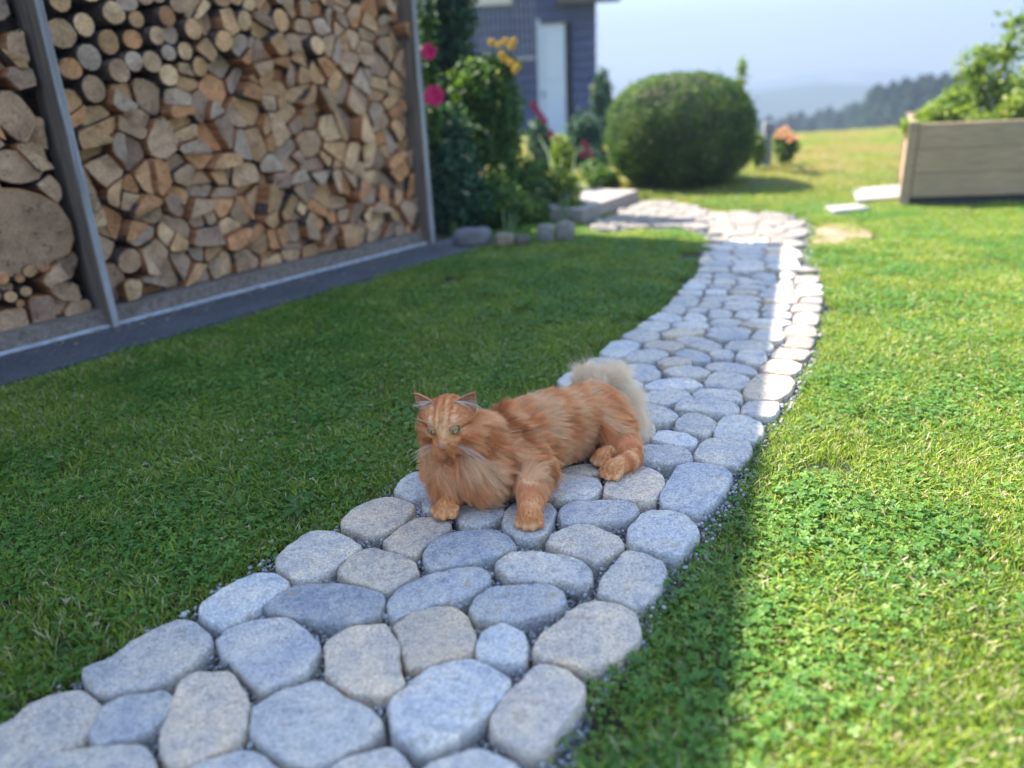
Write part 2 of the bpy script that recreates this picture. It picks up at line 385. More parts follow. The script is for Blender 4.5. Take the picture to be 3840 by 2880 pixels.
# grass / gravel border lines (left and right), photo pixels on the ground
LB = [(-500, 1720), (-200, 1640), (0, 1545), (100, 1480), (170, 1440), (330, 1335), (420, 1295), (480, 1238), (590, 1185), (720, 1126), (850, 1025), (930, 975), (1020, 925), (1120, 868), (1200, 820), (1290, 763), (1370, 696), (1440, 650), (1498, 590), (1508, 560), (1512, 530), (1526, 512), (1516, 500), (1470, 490), (1380, 491), (1290, 499), (1255, 480)]
RB = [(1300, 1760), (1240, 1640), (1290, 1500), (1395, 1400), (1440, 1295), (1520, 1215), (1545, 1140), (1600, 1080), (1640, 985), (1672, 925), (1722, 850), (1765, 775), (1785, 700), (1789, 640), (1776, 590), (1760, 550), (1752, 525), (1765, 494), (1748, 468), (1705, 456), (1640, 451), (1560, 449), (1500, 437), (1432, 426), (1378, 430)]
PATHP = np.vstack([gd(LB[::-1]), gd([(1300, 3200)]) * 0 + np.array([[-.75, .45], [.35, .45]]), gd(RB)])
_cols = [(-.035, (0, 1))]
me = bpy.data.meshes.new('garden_path'); bm = bmesh.new()
vs = [bm.verts.new((p[0], p[1], -.040)) for p in PATHP]; fc = bm.faces.new(vs); bmesh.ops.triangulate(bm, faces=[fc]); bm.normal_update()
for f_ in bm.faces:
    if f_.normal.z < 0: f_.normal_flip()
bm.to_mesh(me); bm.free(); me.materials.append(gravel_bed_m)
path = bpy.data.objects.new('garden_path', me); COL.objects.link(path)
tag(path, 'curving garden path of tumbled grey stones bedded in gravel', None, None, 'structure')

spolys = []
def make_stone(poly, tone):
    poly = chaikin(poly, 1, .14); n = 40; p = resample(poly, n)
    if area2(p) < 0: p = p[::-1]
    c = p.mean(0); ph = random.uniform(0, 50)
    for i in range(n):
        d = p[i]-c; L = np.linalg.norm(d)
        j = mnoise.noise(Vector((p[i][0]*38, p[i][1]*38, ph)))*.0035 + mnoise.noise(Vector((p[i][0]*120, p[i][1]*120, ph)))*.0018
        p[i] = c+d*(L+j*1.25+.0008)/L
    spolys.append(p.copy())
    R_ = max(np.linalg.norm(p-c, axis=1).mean(), .02); dz = random.uniform(-.0035, .0025); tx, ty = random.gauss(0, .012), random.gauss(0, .012)
    def ring(off, z, nz=.0):
        out = []
        for q in p:
            d = q-c; L = np.linalg.norm(d); w = c+d*(1-off/L)
            zz = z+dz+(w[0]-c[0])*tx+(w[1]-c[1])*ty + mnoise.noise(Vector((w[0]*30, w[1]*30, ph)))*nz + mnoise.noise(Vector((w[0]*90, w[1]*90, ph)))*nz*.5
            out.append((w[0], w[1], zz))
        return out
    V = ring(-.003, -.05)+ring(-.002, -.016)+ring(-.0005, -.0055, .0016)+ring(.0016, -.0014, .0016)+ring(.0036, -.0003, .0012)+ring(.0050, 0, .0012)+ring(.010, .0003, .0016)+ring(R_*.55, .0006, .002)
    V.append((c[0], c[1], .001+dz))
    Fc = []
    for k in range(7):
        for i in range(n):
            Fc.append((k*n+i, k*n+(i+1) % n, (k+1)*n+(i+1) % n, (k+1)*n+i))
    for i in range(n): Fc.append((7*n+i, 7*n+(i+1) % n, 8*n))
    o = mesh_obj('paving_stone', V, Fc, stone_m, path, smooth=True, loc=(c[0], c[1], 0))
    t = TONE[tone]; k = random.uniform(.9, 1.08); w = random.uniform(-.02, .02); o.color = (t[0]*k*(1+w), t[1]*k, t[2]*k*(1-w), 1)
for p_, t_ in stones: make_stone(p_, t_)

# loose pebbles in the joints
def ico():
    bm = bmesh.new(); bmesh.ops.create_icosphere(bm, subdivisions=1, radius=1); V = np.array([v.co[:] for v in bm.verts]); T = np.array([[v.index for v in f.verts] for f in bm.faces]); bm.free(); return V, T
IV, IT = ico()
peb_m, nt, b = nmat('pebble', rough=.85)
at = N(nt, 'ShaderNodeAttribute', attribute_name='tint'); pos = geo(nt); n1 = noise_(nt, pos, 700, 2)
nt.links.new(mixc(nt, .5, at.outputs['Color'], ramp(nt, n1.outputs[0], [(.3, (.6, .6, .6)), (.7, (1.25, 1.25, 1.25))]), 'MULTIPLY'), b.inputs['Base Color'])
def pebbles(n, ymin, ymax, size, cull=True):
    bb0, bb1 = PATHP.min(0), PATHP.max(0)
    pts = np.stack([rng.uniform(bb0[0], bb1[0], n), rng.uniform(ymin, ymax, n)], 1)
    pts = pts[inpoly(pts, PATHP)]
    keep = np.ones(len(pts), bool)
    for sp in spolys:
        c = sp.mean(0); near = np.linalg.norm(pts-c, axis=1) < .3
        idx = np.nonzero(near & keep)[0]
        if len(idx): keep[idx[inpoly(pts[idx], c+(sp-c)*.99)]] = False
    pts = pts[keep]; m_ = len(pts)
    rad = rng.uniform(size*.5, size, m_)*rng.uniform(.6, 1.1, m_)
    jit = rng.uniform(.7, 1.25, (m_, len(IV), 1)); sc = rng.uniform(.6, 1.2, (m_, 1, 3))
    ang = rng.uniform(0, 6.28, m_); ca, sa = np.cos(ang), np.sin(ang)
    V = IV[None]*jit*sc*rad[:, None, None]
    x = V[..., 0]*ca[:, None]-V[..., 1]*sa[:, None]; y = V[..., 0]*sa[:, None]+V[..., 1]*ca[:, None]
    V = np.stack([x+pts[:, 0:1], y+pts[:, 1:2], V[..., 2]+(-.034+rad*.3+rng.uniform(0, .020, m_)*1)[:, None]], -1).reshape(-1, 3)
    T = (IT[None]+(np.arange(m_)*len(IV))[:, None, None]).reshape(-1, 3)
    g = rng.uniform(.14, .46, (m_, 1))*np.array([[1, .99, 1.0]])*np.array(1+rng.normal(0, .05, (m_, 3)))
    return V, T, np.repeat(g, len(IV), 0)
a_ = pebbles(90000, .45, 2.2, .0058); b_ = pebbles(26000, 2.2, 4.9, .008)
V = np.vstack([a_[0], b_[0]]); T = np.vstack([a_[1], b_[1]+len(a_[0])]); Cc = np.vstack([a_[2], b_[2]])
gv = bpy.data.objects.new('gravel', tri_mesh('gravel', V, T, peb_m, False, Cc)); COL.objects.link(gv)
tag(gv, 'small grey gravel filling the joints between the path stones', 'gravel', None, 'stuff')
# ------------------------------------------------------------------ terrain, lawn
soil_m, nt, b = nmat('lawn_soil', rough=.95)
pos = geo(nt); n1 = noise_(nt, pos, 40, 5, .7); n2 = noise_(nt, pos, 1.1, 4, .6)
near = ramp(nt, n1.outputs[0], [(.3, (.02, .018, .01)), (.55, (.045, .05, .02)), (.75, (.09, .08, .045))])
far = ramp(nt, n2.outputs[0], [(.35, (.12, .15, .035)), (.55, (.20, .20, .06)), (.7, (.30, .25, .11))])
sx = N(nt, 'ShaderNodeSeparateXYZ'); nt.links.new(pos, sx.inputs[0])
nt.links.new(mixc(nt, math_(nt, 'MINIMUM', math_(nt, 'MAXIMUM', math_(nt, 'MULTIPLY', math_(nt, 'SUBTRACT', sx.outputs[1], 5.2), .35), 0), 1), near, far), b.inputs['Base Color'])
bump_(nt, b, n1.outputs[0], .8, .02)
# plateau with the meadow falling away behind it, then a valley and low wooded hills
def terrain_z(x, y):
    e = 8.0+.26*x+max(0., 2.4-x)*3.2
    z = 0.0
    if y > e:
        t = y-e; z = -min(26, .010*t*t if t < 8 else .64+(t-8)*.16*1.6)
    if y < -20: z = -.02*(abs(y)-20)
    return z
xs = sorted(set([-900, -500, -250, -120, -60, -30, -16, -9, -5] + [round(-4+.5*i, 3) for i in range(0, 41)] + [17, 20, 26, 34, 45, 60, 80, 110, 160, 240, 400, 700, 1000]))
ys = sorted(set([-400, -150, -60, -30, -20, -10, -5, -2, -1, -.5] + [round(.0+.5*i, 3) for i in range(0, 50)] + [26, 28, 31, 35, 40, 47, 56, 70, 90, 120, 160, 220, 300, 420, 600, 800, 1100]))
Vt = [(x, y, terrain_z(x, y)-.028) for y in ys for x in xs]; nx_ = len(xs)
Ft = [(j*nx_+i, j*nx_+i+1, (j+1)*nx_+i+1, (j+1)*nx_+i) for j in range(len(ys)-1) for i in range(nx_-1)]
# leave the gravel bed of the path open: it sits lower than the turf
terr = mesh_obj('ground', Vt, Ft, soil_m, smooth=True); tag(terr, kind='structure')
cut = MB()
_pp = PATHP; 
# sink the terrain under the path: cutter prism
bmc = bmesh.new(); vv = [bmc.verts.new((p[0], p[1], -.3)) for p in _pp]; f0 = bmc.faces.new(vv); ex = bmesh.ops.extrude_face_region(bmc, geom=[f0])
for g_ in ex['geom']:
    if isinstance(g_, bmesh.types.BMVert): g_.co.z = .2
bmesh.ops.recalc_face_normals(bmc, faces=bmc.faces[:]); mec = bpy.data.meshes.new('c'); bmc.to_mesh(mec); bmc.free()
co = bpy.data.objects.new('c', mec); COL.objects.link(co)
md = terr.modifiers.new('b', 'BOOLEAN'); md.operation = 'DIFFERENCE'; md.object = co; md.solver = 'EXACT'
dg = bpy.context.evaluated_depsgraph_get(); nm = bpy.data.meshes.new_from_object(terr.evaluated_get(dg)); terr.modifiers.clear(); terr.data = nm
for q_ in nm.polygons: q_.use_smooth = True
bpy.data.objects.remove(co)
# low soil edge round the gravel
skv = []; skf = []; n_ = len(PATHP)
for p in PATHP: skv += [(p[0], p[1], -.026), (p[0], p[1], -.06)]
for i in range(n_): j = (i+1) % n_; skf.append((2*i, 2*i+1, 2*j+1, 2*j))
tag(mesh_obj('path_edge_soil', skv, skf, soil_m), kind='structure')

def leaf_mat(name, stops, dry_glint=None, trans=.42, rough=.6, dscale=.9, spec=.2):
    mt, nt, b = nmat(name, rough=rough, spec=spec)
    oi = nt.nodes.new('ShaderNodeObjectInfo'); at = N(nt, 'ShaderNodeAttribute', attribute_name='tint'); pos = geo(nt)
    sp = N(nt, 'ShaderNodeSeparateColor'); nt.links.new(at.outputs['Color'], sp.inputs[0])
    n1 = noise_(nt, pos, 3.2, 3, .6)
    f = math_(nt, 'ADD', math_(nt, 'MULTIPLY', sp.outputs[0], .55), math_(nt, 'MULTIPLY', n1.outputs[0], .45))
    c = ramp(nt, f, stops)
    c = mixc(nt, math_(nt, 'GREATER_THAN', sp.outputs[1], .5), c, (.48, .41, .24)) if dry_glint is None else mixc(nt, math_(nt, 'GREATER_THAN', sp.outputs[1], .5), c, dry_glint)
    if name.startswith('lawn'):
        n2 = noise_(nt, pos, .9, 4, .6); s2 = N(nt, 'ShaderNodeSeparateXYZ'); nt.links.new(pos, s2.inputs[0])
        d = math_(nt, 'MULTIPLY', math_(nt, 'SUBTRACT', s2.outputs[1], 4.6), .42)
        d = math_(nt, 'MINIMUM', math_(nt, 'MAXIMUM', d, 0), 1)
        w = math_(nt, 'MULTIPLY', d, math_(nt, 'MINIMUM', math_(nt, 'MAXIMUM', math_(nt, 'MULTIPLY', math_(nt, 'SUBTRACT', n2.outputs[0], .36), 4), 0), .95))
        c = mixc(nt, w, c, (.34, .26, .11))
    nt.links.new(c, b.inputs['Base Color'])
    tr = nt.nodes.new('ShaderNodeBsdfTranslucent'); nt.links.new(mixc(nt, 1, c, (1.25, 1.3, .55), 'MULTIPLY'), tr.inputs['Color'])
    mx = nt.nodes.new('ShaderNodeMixShader'); mx.inputs[0].default_value = trans
    nt.links.new(b.outputs[0], mx.inputs[1]); nt.links.new(tr.outputs[0], mx.inputs[2])
    nt.links.new(mx.outputs[0], nt.nodes['Material Output'].inputs[0]); return mt
GR = [(.15, (.060, .12, .016)), (.45, (.145, .24, .026)), (.7, (.32, .38, .05)), (.9, (.52, .48, .10))]
grass_m = leaf_mat('lawn_grass', GR)
clover_m = leaf_mat('lawn_clover', [(.15, (.045, .13, .024)), (.5, (.105, .225, .034)), (.85, (.23, .34, .055))], rough=.48, spec=.3)

def blades(n, R_, hmin, hmax, seed, lean=.5, wid=.0011):
    r = np.random.default_rng(seed)
    rad = R_*np.sqrt(r.uniform(0, 1, n)); a = r.uniform(0, 2*np.pi, n); bx, by = rad*np.cos(a), rad*np.sin(a)
    h = r.uniform(hmin, hmax, n); d = r.uniform(0, 2*np.pi, n); ln = h*r.uniform(.15, 1.1, n)*lean*2; w = wid*r.uniform(.7, 1.6, n); tw = d+np.pi/2+r.normal(0, .5, n)
    V = np.zeros((n, 7, 3)); ts = [0, .45, .8]
    for k, t in enumerate(ts):
        cx, cy, z = bx+np.cos(d)*ln*t**1.8, by+np.sin(d)*ln*t**1.8, h*(t-.18*t*t*lean)
        ww = w*(1-.45*t)
        V[:, 2*k] = np.stack([cx-np.cos(tw)*ww, cy-np.sin(tw)*ww, z], 1); V[:, 2*k+1] = np.stack([cx+np.cos(tw)*ww, cy+np.sin(tw)*ww, z], 1)
    V[:, 6] = np.stack([bx+np.cos(d)*ln, by+np.sin(d)*ln, h*(1-.22*lean)], 1)
    o = (np.arange(n)*7)[:, None]
    T = np.concatenate([o+np.array(t_) for t_ in ((0, 1, 3), (0, 3, 2), (2, 3, 5), (2, 5, 4), (4, 5, 6))])
    c = np.zeros((n, 7, 3)); c[..., 0] = r.uniform(0, 1, n)[:, None]; c[..., 1] = (r.uniform(0, 1, n) < .13)[:, None]  # pale straw blades, extra ones coloured in as sun glints
    return V.reshape(-1, 3), T, c.reshape(-1, 3)
def clovers(n, R_, hmin, hmax, size, seed):
    r = np.random.default_rng(seed); Vs, Ts, Cs = [], [], []; o = 0
    for i in range(n):
        rad = R_*math.sqrt(r.uniform()); a = r.uniform(0, 6.28); c = np.array([rad*math.cos(a), rad*math.sin(a), r.uniform(hmin, hmax)]); s = size*r.uniform(.6, 1.25); a0 = r.uniform(0, 6.28); tin = r.uniform(); tx, ty = r.normal(0, .3, 2); dr = 1.0 if r.uniform() < .004 else 0.0
        for k in range(3):
            t = a0+k*2.094; e = np.array([math.cos(t), math.sin(t), 0]); f = np.array([-math.sin(t), math.cos(t), 0])
            pts = [c, c+e*s*.45+f*s*.42, c+e*s*.95+f*s*.40, c+e*s*.92, c+e*s*.95-f*s*.40, c+e*s*.45-f*s*.42]
            zz = [0, .14*s, .12*s, -.02*s, .12*s, .14*s]
            for p_, z_ in zip(pts, zz):
                dx, dy = p_[0]-c[0], p_[1]-c[1]; Vs.append((p_[0], p_[1], c[2]+z_+dx*tx+dy*ty)); Cs.append((tin*.8+.2*r.uniform(), dr, 0))
            Ts += [(o, o+1, o+3), (o+1, o+2, o+3), (o, o+3, o+5), (o+3, o+4, o+5)]; o += 6
        sw = .0007; Vs += [(c[0]-sw, c[1], c[2]), (c[0]+sw, c[1], c[2]), (c[0]+r.normal(0, .004), c[1]+r.normal(0, .004), 0)]; Cs += [(.6, 0, 0)]*3; Ts.append((o, o+1, o+2)); o += 3
    return np.array(Vs), np.array(Ts), np.array(Cs)
tufts = bpy.data.collections.new('grass_tufts')
def tuft(name, parts):
    V = np.vstack([p[0] for p in parts]); offs = np.cumsum([0]+[len(p[0]) for p in parts]); T = np.vstack([p[1]+o for p, o in zip(parts, offs)]); Cc = np.vstack([p[2] for p in parts])
    me = tri_mesh(name, V, T, grass_m, False, Cc)
    me.materials.append(clover_m)
    mi = np.concatenate([np.full(len(p[1]), k) for p, k in zip(parts, (0, 1))]) if len(parts) > 1 else None
    if mi is not None: me.polygons.foreach_set('material_index', mi.astype(np.int32))
    o = bpy.data.objects.new(name, me); tufts.objects.link(o)
tuft('a0', [blades(260, .062, .012, .030, 1)])
tuft('a1', [blades(230, .062, .010, .026, 2), clovers(7, .06, .010, .022, .0062, 12)])
tuft('a2', [blades(190, .062, .010, .026, 3), clovers(28, .06, .010, .024, .0066, 13)])
tuft('a3', [blades(140, .062, .010, .024, 4), clovers(44, .06, .009, .024, .0072, 14)])
tuft('a4', [blades(240, .062, .010, .036, 5, .7, .0014), clovers(14, .06, .010, .02, .006, 15)])
tuft('a5', [blades(200, .062, .008, .022, 6, .8), clovers(15, .06, .008, .018, .0055, 16)])

# scatter positions
BARNLINE_A = G(241, 702)[:2]; BARNLINE_B = G(927, 523)[:2]; U2 = (BARNLINE_B-BARNLINE_A)/np.linalg.norm(BARNLINE_B-BARNLINE_A); N2 = np.array([U2[1], -U2[0]])
BARE = gd([(1790, 474), (1850, 478), (1885, 492), (1880, 512), (1820, 524), (1770, 522), (1755, 508), (1768, 486)])
SLABS = [gd([(1842, 410), (1950, 402), (1955, 428), (1850, 436)]), gd([(1782, 448), (1850, 444), (1880, 452), (1800, 460)])]
def lawn_pts(x0, x1, y0, y1, sp, jit=.5):
    gx, gy = np.meshgrid(np.arange(x0, x1, sp), np.arange(y0, y1, sp)); p = np.stack([gx.ravel(), gy.ravel()], 1); return p+rng.uniform(-sp*jit, sp*jit, p.shape)
def visible(p, zz=0, marg=140):
    q = np.c_[p, np.full(len(p), zz)]-CAM; c = q @ RM
    z = np.maximum(c[:, 2], 1e-3); x = CX+F*c[:, 0]/z; y = CY-F*c[:, 1]/z
    return (c[:, 2] > .1) & (x > -marg) & (x < 2212+marg) & (y < 1659+marg*1.5) & (y > -50)
pts = []; scl = []
PN = lawn_pts(-3.0, 4, .3, 2.6, .042); PM = lawn_pts(-3, 7, 2.6, 5.4, .058); PF = lawn_pts(-2, 13, 5.4, 12.5, .11)
for p_, s_ in ((PN, 1.0), (PM, 1.1), (PF, 1.75)):
    p_ = p_[visible(p_, 0, 1500)]; pts.append(p_); scl.append(np.full(len(p_), s_))
pts = np.vstack(pts); scl = np.concatenate(scl)
E2 = resample(PATHP, 900)
k = ~inpoly(pts, PATHP)
de = np.array([np.min(np.hypot(*(E2-q).T)) for q in pts]); k |= (~k) & (de < .05) & (rng.uniform(0, 1, len(pts)) < .40) & (pts[:, 1] < 4.2)
rel = pts-BARNLINE_A; un = rel @ N2; uu = rel @ U2
k &= ~((un < .335) & (uu < 2.03+.3*np.clip(un, 0, 1))) & ~((un < .12) & (uu < 3.2))
# keep tufts whose centre is a little off the stones, let them lean over the gravel
for sp in spolys:
    c = sp.mean(0); near = np.linalg.norm(pts-c, axis=1) < .35
    idx = np.nonzero(near)[0]
    if len(idx): k[idx[inpoly(pts[idx], c+(sp-c)*1.05)]] = False
for sl in SLABS: k &= ~inpoly(pts, sl)
STEPP = gd([(1240, 476), (1378, 437), (1378, 405), (1225, 380), (1200, 420)])
k &= ~inpoly(pts, STEPP)
bare = inpoly(pts, BARE); k &= ~(bare & (rng.uniform(0, 1, len(pts)) < .72))
thin = np.array([mnoise.noise(Vector((x*5.1, y*5.1, 8.8))) for x, y in pts]); k &= ~((thin > .28) & (rng.uniform(0, 1, len(pts)) < .55))
pts, scl = pts[k], scl[k]
# distance to the gravel edge: smaller tufts right at the edge
de = np.min(np.linalg.norm(pts[:, None, :]-E2[None, ::3], axis=2), axis=1)
edge = de < .06
scl = scl*np.where(edge, .75, 1.0)*rng.uniform(.8, 1.2, len(pts))
nz = np.array([mnoise.noise(Vector((x*2.3, y*2.3, 3.1))) for x, y in pts])
q = nz*1.6+rng.normal(0, .33, len(pts))
var = np.select([q < -.45, q < -.1, q < .2, q < .5], [0, 1, 2, 3], 3); var = np.where(rng.uniform(0, 1, len(pts)) < .14, 4, var); var = np.where(rng.uniform(0, 1, len(pts)) < .12, 5, var)
me = bpy.data.meshes.new('lawn_grass'); me.vertices.add(len(pts))
zt = np.array([terrain_z(x, y) for x, y in pts])-.027
me.vertices.foreach_set('co', np.c_[pts, zt].astype(np.float32).ravel())
for nm_, dt, val in (('rz', 'FLOAT', rng.uniform(0, 6.28, len(pts))), ('sc', 'FLOAT', scl), ('vi', 'INT', var)):
    a = me.attributes.new(nm_, dt, 'POINT'); a.data.foreach_set('value', val.astype(np.int32 if dt == 'INT' else np.float32))
lawn = bpy.data.objects.new('lawn_grass', me); COL.objects.link(lawn); tag(lawn, 'short lawn of grass and clover on both sides of the path', 'grass', None, 'stuff')
def instancer(obj, coll, name):
    ng = bpy.data.node_groups.new(name, 'GeometryNodeTree')
    ng.interface.new_socket('Geometry', in_out='INPUT', socket_type='NodeSocketGeometry'); ng.interface.new_socket('Geometry', in_out='OUTPUT', socket_type='NodeSocketGeometry')
    a = ng.nodes; l = ng.links; gi = a.new('NodeGroupInput'); go = a.new('NodeGroupOutput')
    ci = a.new('GeometryNodeCollectionInfo'); ci.inputs['Collection'].default_value = coll; ci.inputs['Separate Children'].default_value = True; ci.inputs['Reset Children'].default_value = True
    io = a.new('GeometryNodeInstanceOnPoints'); io.inputs['Pick Instance'].default_value = True
    def at(n, t): x = a.new('GeometryNodeInputNamedAttribute'); x.data_type = t; x.inputs['Name'].default_value = n; return x.outputs['Attribute']
    cx = a.new('ShaderNodeCombineXYZ'); l.new(at('rz', 'FLOAT'), cx.inputs[2]); l.new(cx.outputs[0], io.inputs['Rotation'])
    l.new(at('sc', 'FLOAT'), io.inputs['Scale']); l.new(at('vi', 'INT'), io.inputs['Instance Index'])
    l.new(gi.outputs[0], io.inputs['Points']); l.new(ci.outputs[0], io.inputs['Instance']); l.new(io.outputs[0], go.inputs[0])
    md = obj.modifiers.new('scatter', 'NODES'); md.node_group = ng
instancer(lawn, tufts, 'scatter_tufts')
print('tufts', len(pts))

bare_m, nt, b = nmat('dry_earth', rough=.95); pos = geo(nt); n1 = noise_(nt, pos, 14, 5, .7)
nt.links.new(ramp(nt, n1.outputs[0], [(.3, (.17, .11, .07)), (.55, (.27, .18, .115)), (.75, (.33, .24, .16))]), b.inputs['Base Color']); bump_(nt, b, n1.outputs[0], .6, .02)
bp_ = resample(chaikin(BARE, 2), 40); cb_ = bp_.mean(0); bp_ = np.array([cb_+(q-cb_)*(1+.22*mnoise.noise(Vector((q[0]*7, q[1]*7, 1)))) for q in bp_])
o = mesh_obj('bare_soil', [(q[0], q[1], -.016) for q in bp_]+[(cb_[0], cb_[1], -.010)], [(i, (i+1) % 40, 40) for i in range(40)], bare_m, None, True); tag(o, kind='structure')
# ------------------------------------------------------------------ barn with the firewood stacks
wood_grey, nt, b = nmat('weathered_wood', rough=.8)
oc = objc(nt); mp = N(nt, 'ShaderNodeMapping'); mp.inputs['Scale'].default_value = (60, 60, 3); nt.links.new(oc, mp.inputs[0])
n1 = noise_(nt, mp.outputs[0], 1, 6, .7, .4); n2 = noise_(nt, oc, 6, 3)
c = ramp(nt, n1.outputs[0], [(.25, (.10, .09, .085)), (.5, (.27, .265, .26)), (.75, (.42, .42, .43))])
nt.links.new(mixc(nt, .5, c, ramp(nt, n2.outputs[0], [(.3, (.75, .7, .62)), (.7, (1.15, 1.12, 1.1))]), 'MULTIPLY'), b.inputs['Base Color']); bump_(nt, b, n1.outputs[0], .5, .004)
wood_brown, nt, b = nmat('brown_timber', rough=.8)
oc = objc(nt); mp = N(nt, 'ShaderNodeMapping'); mp.inputs['Scale'].default_value = (3, 60, 60); nt.links.new(oc, mp.inputs[0])
n1 = noise_(nt, mp.outputs[0], 1, 6, .7, .4)
nt.links.new(ramp(nt, n1.outputs[0], [(.25, (.07, .05, .035)), (.5, (.18, .14, .11)), (.75, (.30, .26, .22))]), b.inputs['Base Color']); bump_(nt, b, n1.outputs[0], .5, .004)
asph, nt, b = nmat('dark_asphalt', rough=.9)
pos = geo(nt); n1 = noise_(nt, pos, 160, 4, .7); n2 = noise_(nt, pos, 5, 4)
c = ramp(nt, n1.outputs[0], [(.3, (.035, .035, .04)), (.55, (.085, .085, .095)), (.72, (.19, .19, .20))])
nt.links.new(mixc(nt, .6, c, ramp(nt, n2.outputs[0], [(.3, (.7, .7, .7)), (.7, (1.3, 1.3, 1.3))]), 'MULTIPLY'), b.inputs['Base Color']); bump_(nt, b, n1.outputs[0], .7, .006)
pale_m, nt, b = nmat('pale_edging', rough=.6); pos = geo(nt); n1 = noise_(nt, pos, 30, 4)
nt.links.new(ramp(nt, n1.outputs[0], [(.3, (.30, .31, .33)), (.6, (.52, .53, .55))]), b.inputs['Base Color'])

U3 = Vector((U2[0], U2[1], 0)); N3 = Vector((N2[0], N2[1], 0)); A3 = Vector((BARNLINE_A[0], BARNLINE_A[1], 0)); ZV = Vector((0, 0, 1))
def WP(u, n, z): return A3+U3*u+N3*n+ZV*z          # along the wall, out from the wall, up
def wbox(mb, u0, u1, n0, n1, z0, z1):
    V = [WP(u, n, z) for u in (u0, u1) for n in (n0, n1) for z in (z0, z1)]
    mb.add(V, [(0, 1, 3, 2), (4, 6, 7, 5), (0, 4, 5, 1), (2, 3, 7, 6), (0, 2, 6, 4), (1, 5, 7, 3)])
UE = 1.83                                           # far corner of the barn along the wall
# paved apron and its pale edging line
ap = MB(); wbox(ap, -4.2, UE+.20, .012, .335, -.06, -.004); o = ap.build('pavement', asph); tag(o, kind='structure')
# unseen roof, shaped so its free corner and edge throw the path's shadow line
kx, ky = -SUN[0]/SUN[2], -SUN[1]/SUN[2]
shc = Vector((*G(1693, 526)[:2], 0)); shn = Vector((*G(1569, 1659)[:2], 0)); shl = Vector((*G(1265, 505)[:2], 0))
HQ = 1.95
Q0 = shc-Vector((kx, ky, 0))*HQ+ZV*HQ
# point of the rake above the line through Q0 parallel to the wall whose shadow falls on the line shc-shn
ls = (shn-shc); Mx = np.array([[U2[0], -kx*0+kx, -ls[0]], [U2[1], ky, -ls[1]]])
# Q1 = Q0 - L*U + dz*Z ; shadow = shc - L*U + dz*k = shc + t*ls ; choose t = 1.9
t_ = 1.9; rhs = np.array([ls[0]*t_, ls[1]*t_]); sol = np.linalg.solve(np.array([[-U2[0], kx], [-U2[1], ky]]), rhs); L_, dz_ = sol
Q1 = Q0-U3*L_+ZV*dz_
print('roof', tuple(round(v, 2) for v in Q0), tuple(round(v, 2) for v in Q1), 'overhang', (Q0-WP(0, 0, 0)).dot(N3), (Q0-WP(0, 0, 0)).dot(U3))
# far eave: from Q0 leftwards, horizontal, casting the cross line over the path
ed = (shl-shc).normalized(); Q3 = Q0+ed*4.2; Q2 = Q1+ed*4.2
barn = empty('barn', tuple(WP(.9, -.8, 0)))
tag(barn, 'timber barn whose open side is filled with stacked firewood', 'barn')
roof = MB(); th = ZV*-.07
roof.add([Q0+th, Q1+th, Q2+th, Q3+th, Q0, Q1, Q2, Q3], [(3, 2, 1, 0), (4, 5, 6, 7), (0, 1, 5, 4), (1, 2, 6, 5), (2, 3, 7, 6), (3, 0, 4, 7)])
bi = Matrix.Translation(-barn.location)
def bchild(mb, name, mat): o = mesh_obj(name, [tuple(Vector(v)-barn.location) for v in mb.V], mb.F, mat, barn); return o
bchild(roof, 'roof', wood_brown)
def roof_z(p):   # roof underside height above a ground point
    n = (Q1-Q0).cross(Q3-Q0); return Q0.z-(n.x*(p.x-Q0.x)+n.y*(p.y-Q0.y))/n.z
def wall_poly(pa, pb, name):
    mb = MB(); za, zb = roof_z(pa)-.08, roof_z(pb)-.08; d = (pb-pa).normalized(); n = Vector((-d.y, d.x, 0))*.04
    mb.add([pa, pb, pb+ZV*zb, pa+ZV*za, pa+n, pb+n, pb+n+ZV*zb, pa+n+ZV*za], [(0, 1, 2, 3), (7, 6, 5, 4), (0, 4, 5, 1), (1, 5, 6, 2), (2, 6, 7, 3), (3, 7, 4, 0)]); bchild(mb, name, wood_brown)
B0, B1, B2, B3 = WP(-3.8, -.42, 0), WP(UE-.03, -.42, 0), WP(UE-.03, -3.6, 0), WP(-3.8, -3.6, 0)
wall_poly(B0, B1, 'back_wall'); wall_poly(B1, B2, 'end_wall'); wall_poly(B2, B3, 'rear_wall'); wall_poly(B3, B0, 'end_wall')
sl = MB(); wbox(sl, -3.8, UE, -.40, -.012, -.06, .062); so = bchild(sl, 'sill_beam', wood_brown)
le = MB(); wbox(le, -3.8, UE, -.010, .010, -.06, .004); bchild(le, 'edging_strip', pale_m)
hd = MB(); wbox(hd, -3.8, UE, -.40, -.05, 1.93, 2.05); bchild(hd, 'lintel', wood_brown)
